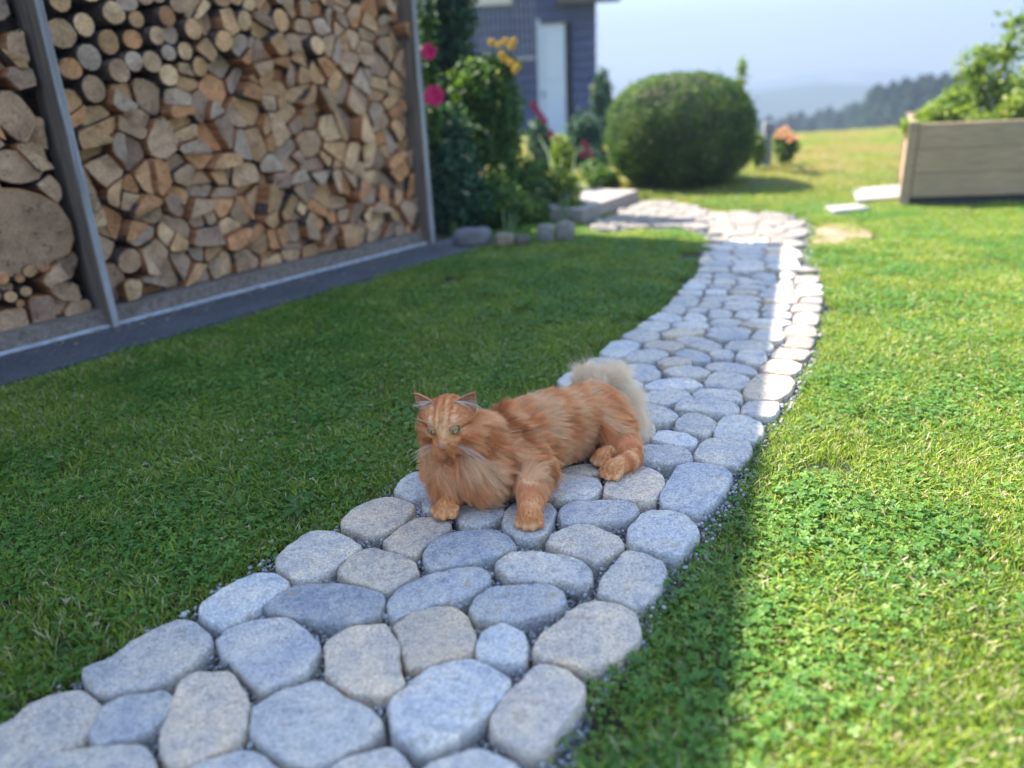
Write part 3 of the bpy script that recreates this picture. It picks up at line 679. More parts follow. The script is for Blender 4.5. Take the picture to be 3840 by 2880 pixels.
# the two front posts; lean measured in the photograph
def post(px0, w, n0, n1, name='post'):
    a = Vector(G(*px0)); top = 2.06; u = (a-A3).dot(U3)
    V = [WP(u+su*w/2, nn, z)-WP(u, 0, 0) for z in (-.03, top) for su, nn in ((-1, n0), (1, n0), (1, n1), (-1, n1))]
    me_f = [(3, 2, 1, 0), (4, 5, 6, 7), (0, 1, 5, 4), (1, 2, 6, 5), (2, 3, 7, 6), (3, 0, 4, 7)]
    o = mesh_obj(name, [tuple(v) for v in V], me_f, None, barn, mats=[wood_grey, wood_post], midx=[0, 0, 0, 0, 0, 1])
    o.location = WP(u, 0, 0)-barn.location
    bv = o.modifiers.new('bevel', 'BEVEL'); bv.width = .003; bv.segments = 2
    return o
wood_post, nt, b = nmat('shaded_post_side', rough=.85); oc = objc(nt); mp = N(nt, 'ShaderNodeMapping'); mp.inputs['Scale'].default_value = (60, 60, 3); nt.links.new(oc, mp.inputs[0]); n1 = noise_(nt, mp.outputs[0], 1, 6, .7, .4)  # darker brown copy of the post wood, side shade put into the colour
nt.links.new(ramp(nt, n1.outputs[0], [(.25, (.06, .042, .03)), (.5, (.16, .12, .09)), (.75, (.27, .22, .18))]), b.inputs['Base Color']); bump_(nt, b, n1.outputs[0], .5, .004)
post((246, 702), .030, -.14, .030); post((925, 523), .036, -.10, .035); post((-560, 905), .05, -.14, .05)
ew = MB(); wbox(ew, UE-.012, UE+.004, -.42, -.10, .0, 2.05); bchild(ew, 'end_wall', wood_brown)

# firewood
end_m, nt, b = nmat('cut_wood_end', rough=.85, spec=.2)
uv = nt.nodes.new('ShaderNodeUVMap'); uv.uv_map = 'pith'; oi = N(nt, 'ShaderNodeAttribute', attribute_name='logcol'); oc = objc(nt)
of = N(nt, 'ShaderNodeVectorMath', operation='ADD'); nt.links.new(uv.outputs[0], of.inputs[0])
cmb = nt.nodes.new('ShaderNodeCombineXYZ'); nt.links.new(math_(nt, 'MULTIPLY', oi.outputs['Alpha'], 50), cmb.inputs[2]); nt.links.new(cmb.outputs[0], of.inputs[1])
ln = N(nt, 'ShaderNodeVectorMath', operation='LENGTH'); nt.links.new(uv.outputs[0], ln.inputs[0])
nd = noise_(nt, of.outputs[0], 14, 3, .6)
rr = math_(nt, 'ADD', ln.outputs['Value'], math_(nt, 'MULTIPLY', nd.outputs[0], .014))
ringv = math_(nt, 'SINE', math_(nt, 'MULTIPLY', rr, 1250))
n1 = noise_(nt, of.outputs[0], 11, 5, .65); n2 = noise_(nt, of.outputs[0], 170, 4, .75)
c = mixc(nt, .85, oi.outputs['Color'], ramp(nt, n1.outputs[0], [(.28, (.55, .5, .46)), (.5, (1, .97, .95)), (.72, (1.3, 1.28, 1.25))]), 'MULTIPLY')
c = mixc(nt, .35, c, ramp(nt, ringv, [(0, (.62, .55, .5)), (1, (1.1, 1.1, 1.1))]), 'MULTIPLY')
c = mixc(nt, .75, c, ramp(nt, n2.outputs[0], [(.32, (.45, .4, .38)), (.5, (1, 1, 1)), (.7, (1.5, 1.5, 1.5))]), 'MULTIPLY')
# drying cracks that run out from the pith
sxy = N(nt, 'ShaderNodeSeparateXYZ'); nt.links.new(uv.outputs[0], sxy.inputs[0])
ang = math_(nt, 'ARCTAN2', sxy.outputs[1], sxy.outputs[0])
cv = N(nt, 'ShaderNodeCombineXYZ'); nt.links.new(math_(nt, 'MULTIPLY', ang, 1.1), cv.inputs[0]); nt.links.new(math_(nt, 'MULTIPLY', ln.outputs['Value'], 6), cv.inputs[1]); nt.links.new(math_(nt, 'MULTIPLY', oi.outputs['Alpha'], 90), cv.inputs[2])
nc = noise_(nt, cv.outputs[0], 2.6, 3, .5); crack = math_(nt, 'LESS_THAN', math_(nt, 'ABSOLUTE', math_(nt, 'SUBTRACT', nc.outputs[0], .56)), .0075)
c = mixc(nt, math_(nt, 'MULTIPLY', crack, .8), c, (.05, .03, .02))
nt.links.new(c, b.inputs['Base Color'])
h = math_(nt, 'SUBTRACT', n2.outputs[0], math_(nt, 'MULTIPLY', crack, 1.2)); bb = bump_(nt, None, h, .7, .004); bump_(nt, b, n1.outputs[0], .5, .015, bb)
split_m, nt, b = nmat('split_wood_side', rough=.8, spec=.2)
oc = objc(nt); mp = N(nt, 'ShaderNodeMapping'); mp.inputs['Scale'].default_value = (70, 5, 70); nt.links.new(oc, mp.inputs[0]); n1 = noise_(nt, mp.outputs[0], 1, 5, .7)
nt.links.new(ramp(nt, n1.outputs[0], [(.3, (.16, .055, .022)), (.5, (.36, .15, .06)), (.72, (.52, .27, .13))]), b.inputs['Base Color']); bump_(nt, b, n1.outputs[0], .6, .005)
bark_m, nt, b = nmat('bark', rough=.92, spec=.15)
oc = objc(nt); n1 = noise_(nt, oc, 55, 5, .75)
nt.links.new(ramp(nt, n1.outputs[0], [(.3, (.035, .022, .016)), (.5, (.11, .07, .05)), (.7, (.24, .18, .14))]), b.inputs['Base Color']); bump_(nt, b, n1.outputs[0], 1, .01)
EC = [(.46, .27, .135), (.50, .29, .14), (.42, .265, .155), (.37, .27, .19), (.54, .35, .19), (.48, .235, .105), (.34, .22, .145), (.43, .28, .17)]

def W_px(px, py, n=0.0):
    v = ray(px, py); nn = np.array([N2[0], N2[1], 0]); a = np.array([*BARNLINE_A, 0])+nn*n; t = nn.dot(a-CAM)/nn.dot(v); q = CAM+v*t; return np.array([(q[:2]-BARNLINE_A) @ U2, q[2]])
def make_log(poly, stack, kind='split', protr=0.0, tone=None, pith=None, gap=.0045):
    """poly: outline of the end face in (u, z)"""
    poly = np.asarray(poly, float); c = poly.mean(0)
    if area2(poly) < 0: poly = poly[::-1]
    d = poly-c; L = np.linalg.norm(d, axis=1, keepdims=True); poly = c+d*np.clip((L-gap)/L, .5, 1)
    n = 11 if kind == 'round' else 15; p = resample(chaikin(poly, 1, .05) if kind != 'round' else poly, n); ph = random.uniform(0, 90)
    for i in range(n):
        d = p[i]-c; L = max(np.linalg.norm(d), 1e-4); p[i] = c+d*(1+mnoise.noise(Vector((p[i][0]*26, p[i][1]*26, ph)))*.07)
    rad = np.linalg.norm(p-c, axis=1).mean(); base_n = -.055+protr; dep = min(.30, .32+base_n)
    tu, tz = random.gauss(0, .10), random.gauss(0, .10)
    V = []; 
    def ring(sc, nn):
        for q in p:
            w = c+(q-c)*sc; nz_ = mnoise.noise(Vector((w[0]*22, w[1]*22, ph+7)))*.006 if nn > -.15 else 0
            V.append(WP(w[0], nn+((w[0]-c[0])*tu+(w[1]-c[1])*tz if nn > -.15 else 0)+nz_, w[1]))
    ring(.97, base_n); ring(1.0, base_n-.004); ring(1.0, base_n-dep*.5-.16*0); ring(.96, -.375)
    V.append(WP(c[0], base_n+random.uniform(-.002, .004), c[1])); o0 = WP(c[0], base_n, c[1])
    Fc = [(i, (i+1) % n, 4*n) for i in range(n)]; mi = [0]*n
    outer = random.uniform(0, 6.28)
    for k_ in range(3):
        for i in range(n):
            Fc.append((k_*n+i, (k_+1)*n+i, (k_+1)*n+(i+1) % n, k_*n+(i+1) % n))
            a = math.atan2(*(p[i]-c)[::-1]); mi.append(2 if kind == 'round' or math.cos(a-outer) > .55 else 1)
    M = Matrix((U3, N3, ZV)).transposed().to_4x4(); Mi = M.inverted()
    me = bpy.data.meshes.new('log'); me.from_pydata([tuple(Mi @ (v-o0)) for v in V], [], Fc)
    for mm in (end_m, split_m, bark_m): me.materials.append(mm)
    me.polygons.foreach_set('material_index', mi)
    sm = np.array([False]*n+[kind == 'round']*(3*n)); me.polygons.foreach_set('use_smooth', sm)
    if pith is None: pith = np.array([0., 0.])+np.random.default_rng(int(ph*1000)).normal(0, rad*.12, 2) if kind == 'round' else -np.array([math.cos(outer), math.sin(outer)])*rad*random.uniform(.8, 1.6)
    uvl = me.uv_layers.new(name='pith'); 
    for lp in me.loops:
        v_ = me.vertices[lp.vertex_index].co; uvl.data[lp.index].uv = (v_.x-pith[0], v_.z-pith[1])
    o = bpy.data.objects.new('log', me); COL.objects.link(o); o.parent = stack
    o.matrix_local = Matrix.Translation(o0-Vector(stack.location)) @ M
    t = tone or random.choice(EC); kk = random.uniform(.95, 1.5); lc = me.attributes.new('logcol', 'FLOAT_COLOR', 'POINT'); lc.data.foreach_set('color', [t[0]*kk, t[1]*kk, t[2]*kk, random.random()]*len(me.vertices))
    return o, Matrix.Translation(o0-Vector(stack.location)) @ M
stackL = empty('firewood_stack', tuple(WP(-.8, -.2, 0))); tag(stackL, 'stack of large split logs left of the near grey post', 'firewood')
stackR = empty('firewood_stack', tuple(WP(.9, -.2, 0))); tag(stackR, 'long stack of split and round logs between the two grey posts', 'firewood')
def circle(c, r, n=12, ecc=1): return [(c[0]+r*math.cos(6.283*k/n)*ecc, c[1]+r*math.sin(6.283*k/n)/ecc) for k in range(n)]
def wpoly(s): return np.array([W_px(*map(float, q.split(',')), n=-.05) for q in s.split()])
traced = '''L 0,400 60,405 120,435 160,470 178,510 170,540 140,560 110,575 75,600 40,605 -30,590 -60,520 -40,430
L 0,190 40,195 80,245 85,270 60,318 50,315 0,272 -40,240
L 0,318 60,325 105,365 100,385 60,400 35,400 0,390 -40,360
L 75,245 110,250 125,285 135,325 85,320 62,300
L 100,320 160,330 165,400 140,385 108,352
L 78,400 108,372 145,398 150,420 130,445 95,415
L 130,545 215,535 220,555 160,610 120,585
L 20,140 75,145 90,185 40,200 10,165
L 10,70 75,58 108,90 112,140 60,135 15,125
L 90,605 170,610 180,650 150,655 120,645 105,625
L 150,650 215,640 222,690 145,690 135,675
L 60,640 120,635 130,685 120,712 80,712
L 0,670 60,660 75,715 30,722 -20,720
r 95,572 16
r 62,585 14
r 40,600 11
r 58,630 12
r 20,640 13
r 5,600 15
r -12,640 14
r 200,607 17
r 42,655 10
r 228,640 10
L 150,210 225,200 250,240 240,270 180,265 155,235'''.split('\n')
usedL = []; 
for ln_ in traced:
    if ln_[0] == 'L':
        p = wpoly(ln_[2:])
        if p[:, 0].max() < .2: 
            if p[:, 0].mean() < -.02: p[:, 0] = np.minimum(p[:, 0], -.03); make_log(p, stackL, 'split', random.uniform(-.02, .015), random.choice([EC[2], EC[6], EC[7]])); usedL.append(p)
    else:
        a, r_ = ln_[2:].split(' '); c = W_px(*map(float, a.split(',')), n=-.05)
        if c[0] > -.05: continue
        rr_ = float(r_)/1662*3.3; p = np.array(circle(c, rr_)); make_log(p, stackL, 'round', random.uniform(-.01, .03), random.choice([EC[1], EC[5], EC[0]])); usedL.append(p)
def cellfill(u0, u1, z0, z1, size_fn, stack, used, limit, is_round):
    """irregular packing: seeds dropped with a spacing that varies, grown to cells, big cells split into wedges"""
    seeds = []
    for _ in range(9000):
        s = np.array([random.uniform(u0, u1), random.uniform(z0, z1)]); d = size_fn(*s)
        if all((s[0]-q[0])**2+((s[1]-q[1])*1.05)**2 > (d*.5+q[2]*.5)**2 for q in seeds) and not any(inpoly([s], w.mean(0)+(w-w.mean(0))*1.15)[0] for w in used): seeds.append((s[0], s[1], d))
    allc = [np.array(s[:2]) for s in seeds]+[w.mean(0) for w in used]
    seeds = sorted(seeds, key=lambda q: q[1]); allc = [np.array(q[:2]) for q in seeds]+[w.mean(0) for w in used]; rest = []
    cells = voronoi(np.array(allc), [(u0, z0), (u1, z0), (u1, z1), (u0, z1)], 16); k = 0
    for i, s in enumerate(seeds):
        c = cells[i]
        if c is None: continue
        for w in used:     # keep clear of the traced logs
            pass
        if is_round(s[0], s[1]):
            cc = c.mean(0); e = np.roll(c, -1, 0)-c; nn = np.stack([e[:, 1], -e[:, 0]], 1); nn /= np.linalg.norm(nn, axis=1, keepdims=True)
            rr_ = np.abs(np.sum((c-cc)*nn, 1)).min(); lg = make_log(circle(cc, min(rr_*1.13, .058), 12, random.uniform(.93, 1.07)), stack, 'round', random.uniform(-.02, .035), random.choice([EC[0], EC[1], EC[2], EC[3], EC[5], EC[4]]), gap=0); k += 1
            if k > limit: rest.append(lg)
        else:
            A_ = abs(area2(c)); parts = [c]
            if random.random() < .86 and A_ > .006:
                cc = c.mean(0)+np.random.default_rng(i).normal(0, .008, 2); th = random.uniform(0, 3.14); n_ = np.array([math.cos(th), math.sin(th)])
                parts = [np.array(clip_half(list(c), cc, n_)), np.array(clip_half(list(c), cc, -n_))]
                if A_ > .013 and random.random() < .5:
                    big = parts.pop(0); th2 = th+1.57+random.uniform(-.3, .3); n_ = np.array([math.cos(th2), math.sin(th2)]); parts += [np.array(clip_half(list(big), cc, n_)), np.array(clip_half(list(big), cc, -n_))]
            for q in parts:
                if len(q) > 2 and abs(area2(q)) > .0009: lg = make_log(q, stack, 'split', random.gauss(-.004, .024)); k += 1; rest += [lg] if k > limit else []
    if rest:      # past the countable three hundred: the topmost ones, joined
        bm = bmesh.new()
        for o_, mt_ in rest:
            m_ = o_.data.copy(); m_.transform(mt_); bm.from_mesh(m_); bpy.data.objects.remove(o_)
        me = bpy.data.meshes.new('upper_logs'); bm.to_mesh(me); bm.free()
        for mm in (end_m, split_m, bark_m): me.materials.append(mm)
        o_ = bpy.data.objects.new('upper_logs', me); link(o_, stack); o_['kind'] = 'stuff'; print('joined', len(rest), 'from', 'z', seeds[-1][1])
    return k
zr = lambda u: np.interp(u, [0, .15, .5, .9, 1.3, 1.9], [.80, .83, .86, .90, 1.02, 1.2])
def szR(u, z):
    if z > zr(u): return (.070 if z < 1.3 else .16)+.012*math.sin(u*9)
    return (.098 if z < 1.3 else .24)+.03*mnoise.noise(Vector((u*4, z*4, 2)))
kR = cellfill(.045, UE-.02, .062, 1.9, szR, stackR, [], 296, lambda u, z: z > zr(u) and random.random() < (.93 if u < .62 else .3) or random.random() < .03)
kL = cellfill(-1.5, -.045, .062, 1.9, lambda u, z: .125 if z < 1 else .17, stackL, usedL, 260, lambda u, z: random.random() < .06)
print('logs', kR, kL)

# bark crumbs and straw along the foot of the stack
r_ = np.random.default_rng(5); n = 520; uu_ = r_.uniform(-1.2, UE, n); nn_ = .012+np.abs(r_.normal(0, .07, n)); cen = np.stack([BARNLINE_A[0]+U2[0]*uu_+N2[0]*nn_, BARNLINE_A[1]+U2[1]*uu_+N2[1]*nn_, np.full(n, .0)], 1)
sz = r_.uniform(.0015, .005, (n, 1, 1))*np.stack([r_.uniform(.5, 3.2, n), r_.uniform(.4, 1, n), r_.uniform(.25, .6, n)], 1)[:, None, :]; Vl = IV[None]*sz; a_ = r_.uniform(0, 6.28, n)[:, None]
Vl = np.stack([Vl[..., 0]*np.cos(a_)-Vl[..., 1]*np.sin(a_), Vl[..., 0]*np.sin(a_)+Vl[..., 1]*np.cos(a_), Vl[..., 2]], -1)+cen[:, None, :]
cl_ = np.array([(.30, .18, .10), (.14, .09, .06), (.50, .40, .24), (.22, .15, .10)])[r_.integers(0, 4, n)]
lo_ = bpy.data.objects.new('bark_litter', tri_mesh('bark_litter', Vl.reshape(-1, 3), (IT[None]+(np.arange(n)*len(IV))[:, None, None]).reshape(-1, 3), peb_m, False, np.repeat(cl_, len(IV), 0))); COL.objects.link(lo_); tag(lo_, 'bark crumbs and straw fallen along the foot of the firewood', 'litter', None, 'stuff')
# ------------------------------------------------------------------ foliage helper
def foliage(blobs, n, size, seed=0, sq=2.0, shell=.35, up=.3, asp=.5, rough=.16, curl=.25):
    """leaf faces through the volume of several ellipsoids: (centre, radii, weight)"""
    r = np.random.default_rng(seed); w = np.array([b[2] for b in blobs], float); w /= w.sum()
    Vs = []; Cs = []
    for (c, rad, _), k in zip(blobs, r.multinomial(n, w)):
        d = r.normal(0, 1, (k, 3)); d /= np.linalg.norm(d, axis=1, keepdims=True); q = 1-shell*r.uniform(0, 1, (k, 1))**1.3
        d = d/((np.abs(d)**sq).sum(1, keepdims=True))**(1/sq)
        bump = np.array([mnoise.noise(Vector((a*3.3+c[0]*5, b_*3.3+c[1]*5, e*3.3))) for a, b_, e in d])[:, None]
        p = np.array(c)+d*np.array(rad)*(q+bump*rough)
        nn = d*.8+r.normal(0, .75, (k, 3)); nn[:, 2] += up; nn /= np.linalg.norm(nn, axis=1, keepdims=True)
        t = np.cross(nn, r.normal(0, 1, (k, 3))); t /= np.linalg.norm(t, axis=1, keepdims=True); b2 = np.cross(nn, t)
        s = size*r.uniform(.6, 1.4, (k, 1)); tip = p+t*s-nn*s*curl; l_ = p+b2*s*asp*.5+t*s*.45; r2 = p-b2*s*asp*.5+t*s*.45
        Vs.append(np.stack([p, l_, tip, r2], 1).reshape(-1, 3))
        cc = np.zeros((k, 4, 3)); cc[..., 0] = np.clip(.5+bump*.9+r.normal(0, .22, (k, 1)), 0, 1); cc[..., 1] = (r.uniform(0, 1, (k, 1)) < .02); Cs.append(cc.reshape(-1, 3))
    V = np.vstack(Vs); Cc = np.vstack(Cs); T = np.arange(len(V)).reshape(-1, 4); return V, T, Cc
def fol_obj(name, parent, mat, **kw):
    V, T, Cc = foliage(**kw); V = V-np.array(parent.location[:])
    me = tri_mesh(name, V, T, mat, False, Cc); o = bpy.data.objects.new(name, me); return link(o, parent)
def stems(parent, base, tips, r0, mat, name='stem'):
    mb = MB(); L = Vector(parent.location)
    for t in tips:
        a = Vector(base)-L; b_ = Vector(t)-L; mid = a.lerp(b_, .5)+Vector((random.uniform(-.04, .04), random.uniform(-.04, .04), .03))
        mb.tube([a+Vector((random.uniform(-.03, .03), random.uniform(-.03, .03), -.05)), mid, b_], [r0, r0*.75, r0*.35], 5)
    return mb.build(name, mat, parent)
stem_m, nt, b = nmat('green_stem', (.09, .13, .045), .7); trunk_m, nt, b = nmat('trunk_bark', (.11, .085, .065), .9)
pos = geo(nt); n1 = noise_(nt, pos, 30, 5, .7); nt.links.new(ramp(nt, n1.outputs[0], [(.3, (.05, .04, .03)), (.7, (.2, .16, .13))]), b.inputs['Base Color'])
dark_leaf = leaf_mat('dark_leaf', [(.15, (.018, .050, .030)), (.5, (.035, .085, .045)), (.85, (.07, .135, .06))], trans=.25)
mid_leaf = leaf_mat('mid_leaf', [(.15, (.030, .075, .020)), (.5, (.065, .135, .030)), (.85, (.14, .20, .045))])
lime_leaf = leaf_mat('lime_leaf', [(.15, (.07, .14, .02)), (.5, (.15, .22, .03)), (.85, (.27, .31, .05))])
box_leaf = leaf_mat('box_leaf', [(.15, (.022, .055, .014)), (.5, (.05, .105, .02)), (.85, (.11, .17, .03))], trans=.35)
spruce_m = leaf_mat('spruce_needles', [(.15, (.010, .030, .018)), (.5, (.020, .048, .026)), (.85, (.04, .07, .035))], trans=.1, rough=.8)
def flat(name, c, rough=.6, trans=.3):
    mt, nt, b = nmat(name, c, rough); tr = nt.nodes.new('ShaderNodeBsdfTranslucent'); tr.inputs['Color'].default_value = (*c, 1)
    mx = nt.nodes.new('ShaderNodeMixShader'); mx.inputs[0].default_value = trans; nt.links.new(b.outputs[0], mx.inputs[1]); nt.links.new(tr.outputs[0], mx.inputs[2]); nt.links.new(mx.outputs[0], nt.nodes['Material Output'].inputs[0]); return mt
pink_m = flat('pink_petal', (.72, .03, .16)); yellow_m = flat('yellow_petal', (.62, .38, .06)); orange_m = flat('orange_petal', (.50, .24, .10)); red_m = flat('red_petal', (.22, .02, .05))
def flower(parent, c, r, mat, n=7, seed=0, name='flower', face=(0, -1, .25)):
    """a cupped rosette of petals, two rings"""
    rr_ = random.Random(seed); f = Vector(face).normalized(); a = f.orthogonal().normalized(); b_ = f.cross(a); V = []; Fc = []; c = Vector(c)-Vector(parent.location)
    for ring_, (rad, lift) in enumerate(((r, .25), (r*.62, .5))):
        for k in range(n):
            t = 6.283*k/n+ring_*.4+rr_.uniform(-.1, .1); d = a*math.cos(t)+b_*math.sin(t); e = -a*math.sin(t)+b_*math.cos(t); w = rad*.62; o = len(V)
            V += [c, c+d*rad*.55+e*w*.6+f*rad*lift*.4, c+d*rad+e*w*.35+f*rad*lift, c+d*rad*1.02-e*w*.35+f*rad*lift, c+d*rad*.55-e*w*.6+f*rad*lift*.4]; Fc.append((o, o+1, o+2, o+3, o+4))
    return mesh_obj(name, [tuple(v) for v in V], Fc, mat, parent)

# ------------------------------------------------------------------ house
slate_m, nt, b = nmat('slate_shingle', rough=.7)
pos = geo(nt); oi = nt.nodes.new('ShaderNodeObjectInfo'); br = N(nt, 'ShaderNodeTexBrick'); br.inputs['Scale'].default_value = 1; br.inputs['Mortar Size'].default_value = .006; br.inputs['Brick Width'].default_value = .22; br.inputs['Row Height'].default_value = 50
br.inputs['Color1'].default_value = (.15, .18, .33, 1); br.inputs['Color2'].default_value = (.21, .24, .41, 1); br.inputs['Mortar'].default_value = (.05, .06, .12, 1)
cb = nt.nodes.new('ShaderNodeCombineXYZ'); sp_ = N(nt, 'ShaderNodeSeparateXYZ'); nt.links.new(pos, sp_.inputs[0]); nt.links.new(math_(nt, 'ADD', sp_.outputs[0], math_(nt, 'MULTIPLY', oi.outputs['Random'], 7)), cb.inputs[0]); nt.links.new(cb.outputs[0], br.inputs['Vector'])
n1 = noise_(nt, pos, 3, 5, .7); nt.links.new(mixc(nt, .7, br.outputs[0], ramp(nt, n1.outputs[0], [(.3, (.6, .6, .65)), (.7, (1.4, 1.4, 1.35))]), 'MULTIPLY'), b.inputs['Base Color'])
white_m, nt, b = nmat('white_paint', (.50, .55, .62), .45); dark_m, nt, b = nmat('dark_recess', (.03, .03, .035), .6); cream_m, nt, b = nmat('cream_plaster', (.6, .56, .45), .8)
eave_m, nt, b = nmat('eave_boards', (.09, .07, .065), .8)
HY = 16.0; hx = lambda px: P(px, 175, HY)[0]; hz = lambda px, py: P(px, py, HY)[2]
house = empty('house', (hx(1150), HY+3, -1.2)); tag(house, 'dark slate shingled house with narrow white door beyond the flower bed', 'house')
def hbox(name, x0, x1, y0, y1, z0, z1, mat, parent=house):
    V, Fc = box_vf(x0, x1, y0, y1, z0, z1); L = house.location if parent is house else house.location
    o = mesh_obj(name, [tuple(Vector(v)-L) for v in V], Fc, mat, parent); return o
xL, xR = hx(940), hx(1288); dx0, dx1, dzt, dzb = hx(1169), hx(1222), hz(1195, 50), hz(1200, 318)
# wall built round the door opening
hbox('wall', xL, dx0-.06, HY, HY+6, -1.2, 5.0, slate_m); hbox('wall', dx1+.14, xR, HY, HY+6, -1.2, 5.0, slate_m); hbox('wall', dx0-.06, dx1+.14, HY, HY+6, dzt+.10, 5.0, slate_m); hbox('wall', dx0-.06, dx1+.14, HY+.25, HY+6, -1.2, dzt+.10, dark_m)
z = -.4
while z < 4.9:
    for xa, xb in ((xL, dx0-.07), (dx1+.15, xR)) if z < dzt+.08 else ((xL, xR),):
        V = [(xa, HY-.006, z+.20), (xb, HY-.006, z+.20), (xb, HY-.055, z), (xa, HY-.055, z), (xa, HY, z), (xb, HY, z)]
        mesh_obj('shingle_course', [tuple(Vector(v)-house.location) for v in V], [(0, 3, 2, 1), (3, 4, 5, 2), (0, 4, 3), (1, 2, 5)], slate_m, house)
    z += .18
door = hbox('door', dx0, dx1, HY+.02, HY+.07, dzb, dzt, white_m)
for zz in (0, 1):
    za = dzb+.12+zz*(dzt-dzb)*.5; V, Fc = box_vf(dx0+.07, dx1-.07, HY+.008, HY+.02, za, za+(dzt-dzb)*.38); mesh_obj('door_panel', [tuple(Vector(v)-house.location) for v in V], Fc, white_m, door)
V, Fc = box_vf(dx0+.03, dx0+.05, HY-.03, HY+.02, dzb+.95, dzb+1.06); mesh_obj('handle', [tuple(Vector(v)-house.location) for v in V], Fc, dark_m, door)
hbox('door_frame', dx0-.06, dx0, HY-.04, HY+.08, dzb, dzt+.08, white_m); hbox('door_frame', dx0, dx1+.14, HY-.04, HY+.08, dzt, dzt+.08, slate_m)
# upper window with a cream sill, and a screen of thin pale upright bars left of the door
hbox('window_sill', hx(1008), hx(1112), HY-.12, HY, hz(1060, 12), hz(1060, -2), cream_m)
wf = hbox('window', hx(1012), hx(1108), HY-.05, HY-.036, hz(1060, -2)+.01, hz(1060, -2)+1.0, white_m)
V, Fc = box_vf(hx(1012)+.06, hx(1108)-.06, HY-.06, HY-.052, hz(1060, -2)+.08, hz(1060, -2)+.93); mesh_obj('pane', [tuple(Vector(v)-house.location) for v in V], Fc, dark_m, wf)
rl = hbox('railing', hx(1036), hx(1156), HY-.55, HY-.50, hz(1090, 134), hz(1090, 127), wood_grey)
for k in range(13):
    xx = hx(1038)+(hx(1154)-hx(1038))*k/12; V, Fc = box_vf(xx-.006, xx+.006, HY-.535, HY-.52, hz(1090, 127), 3.1); mesh_obj('baluster', [tuple(Vector(v)-house.location) for v in V], Fc, wood_grey, rl)
mesh_obj('roof', [tuple(Vector(v)-house.location) for v in [(xL-.4, HY-.5, 3.3), (xR+.55, HY-.5, 3.3), (xR+.55, HY+6.5, 3.3), (xL-.4, HY+6.5, 3.3), (xL-.4, HY+3, 5.6), (xR+.55, HY+3, 5.6)]], [(0, 1, 5, 4), (2, 3, 4, 5), (1, 2, 5), (3, 0, 4), (3, 2, 1, 0)], eave_m, house)
ee = hbox('eave', hx(1205), xR+.42, HY-.35, HY-.05, hz(1260, 8), hz(1260, -6), eave_m)

# ------------------------------------------------------------------ clipped box ball
bc = P(1467, 292, 6.35)
bush = empty('clipped_bush', (bc[0], bc[1], -.03)); tag(bush, 'big round clipped box bush beside the bend of the path', 'bush')
fol_obj('crown', bush, box_leaf, blobs=[((bc[0], bc[1], .398), (.565, .565, .435), 1.0)], n=70000, size=.021, seed=3, shell=.16, up=.1, rough=.055, sq=2.45)
so_ = fol_obj('stray_shoots', bush, box_leaf, blobs=[((bc[0], bc[1], .40), (.60, .60, .465), 1.0)], n=600, size=.024, seed=4, shell=.05, up=.6, rough=.06, sq=2.45); so_['kind'] = 'stuff'
core = bmesh.new(); bmesh.ops.create_icosphere(core, subdivisions=3, radius=1)
cv_ = [(v.co.x*.52, v.co.y*.52, v.co.z*.385+.47) for v in core.verts]; cf = [[q.index for q in f.verts] for f in core.faces]; core.free()
mesh_obj('twig_core', cv_, cf, trunk_m, bush, True)
stems(bush, (bc[0], bc[1], 0), [(bc[0]+.2, bc[1], .3), (bc[0]-.2, bc[1]+.1, .3), (bc[0], bc[1]-.2, .3)], .03, trunk_m, 'trunk')

# ------------------------------------------------------------------ planting between barn and house
def shrub(name, label, cat, px, base_py, blobs, n, size, mat, st=5, group=None, seed=1, Y=None, **kw):
    """blobs in photo pixels: (px, py, Y, rx, rz, w)"""
    b0 = G(px, base_py) if Y is None else P(px, base_py, Y); o = empty(name, (b0[0], b0[1], min(b0[2], 0)-.02)); tag(o, label, cat, group)
    bl = []
    for (x, y, Y_, rx, rz, w) in blobs: c = P(x, y, Y_); bl.append((tuple(c), (rx, rx, rz), w))
    fol_obj('foliage', o, mat, blobs=bl, n=n, size=size, seed=seed, **kw)
    if st: stems(o, (b0[0], b0[1], 0), [tuple(np.array(bl[i % len(bl)][0])+np.random.default_rng(i).normal(0, .04, 3)) for i in range(st)], .008, stem_m)
    return o
shrub('dark_shrub', 'dense dark green shrub against the far grey post', 'shrub', 985, 500, [(965, 300, 5.0, .17, .20, 1), (975, 380, 4.9, .20, .22, 1.3), (1010, 440, 4.85, .22, .16, 1.3), (955, 450, 4.8, .12, .14, .7)], 9000, .045, dark_leaf, shell=.8, seed=11)
shrub('dark_shrub', 'low dark leafy bush in front of the yellow flowered plant', 'shrub', 1085, 500, [(1070, 440, 4.9, .22, .17, 1.2), (1110, 400, 5.1, .20, .20, 1), (1130, 460, 4.95, .18, .12, .8), (1160, 400, 5.2, .14, .16, .6)], 9000, .04, mid_leaf, shell=.8, seed=12)
yp = shrub('tall_flowering_plant', 'tall leafy plant topped with yellow flowers', 'plant', 1050, 470, [(1040, 180, 5.3, .20, .17, 1), (1075, 240, 5.3, .17, .24, 1.2), (1030, 300, 5.3, .20, .22, 1.2), (1085, 310, 5.3, .13, .16, .8), (1090, 145, 5.3, .10, .07, .4)], 9000, .045, mid_leaf, shell=.85, seed=13)
for i, (x, y) in enumerate([(1062, 92), (1078, 98), (1092, 90), (1104, 101), (1110, 90), (1090, 128), (1103, 136), (1084, 120), (1113, 152), (1118, 144)]): flower(yp, P(x, y, 5.15), .024, yellow_m, 8, i)
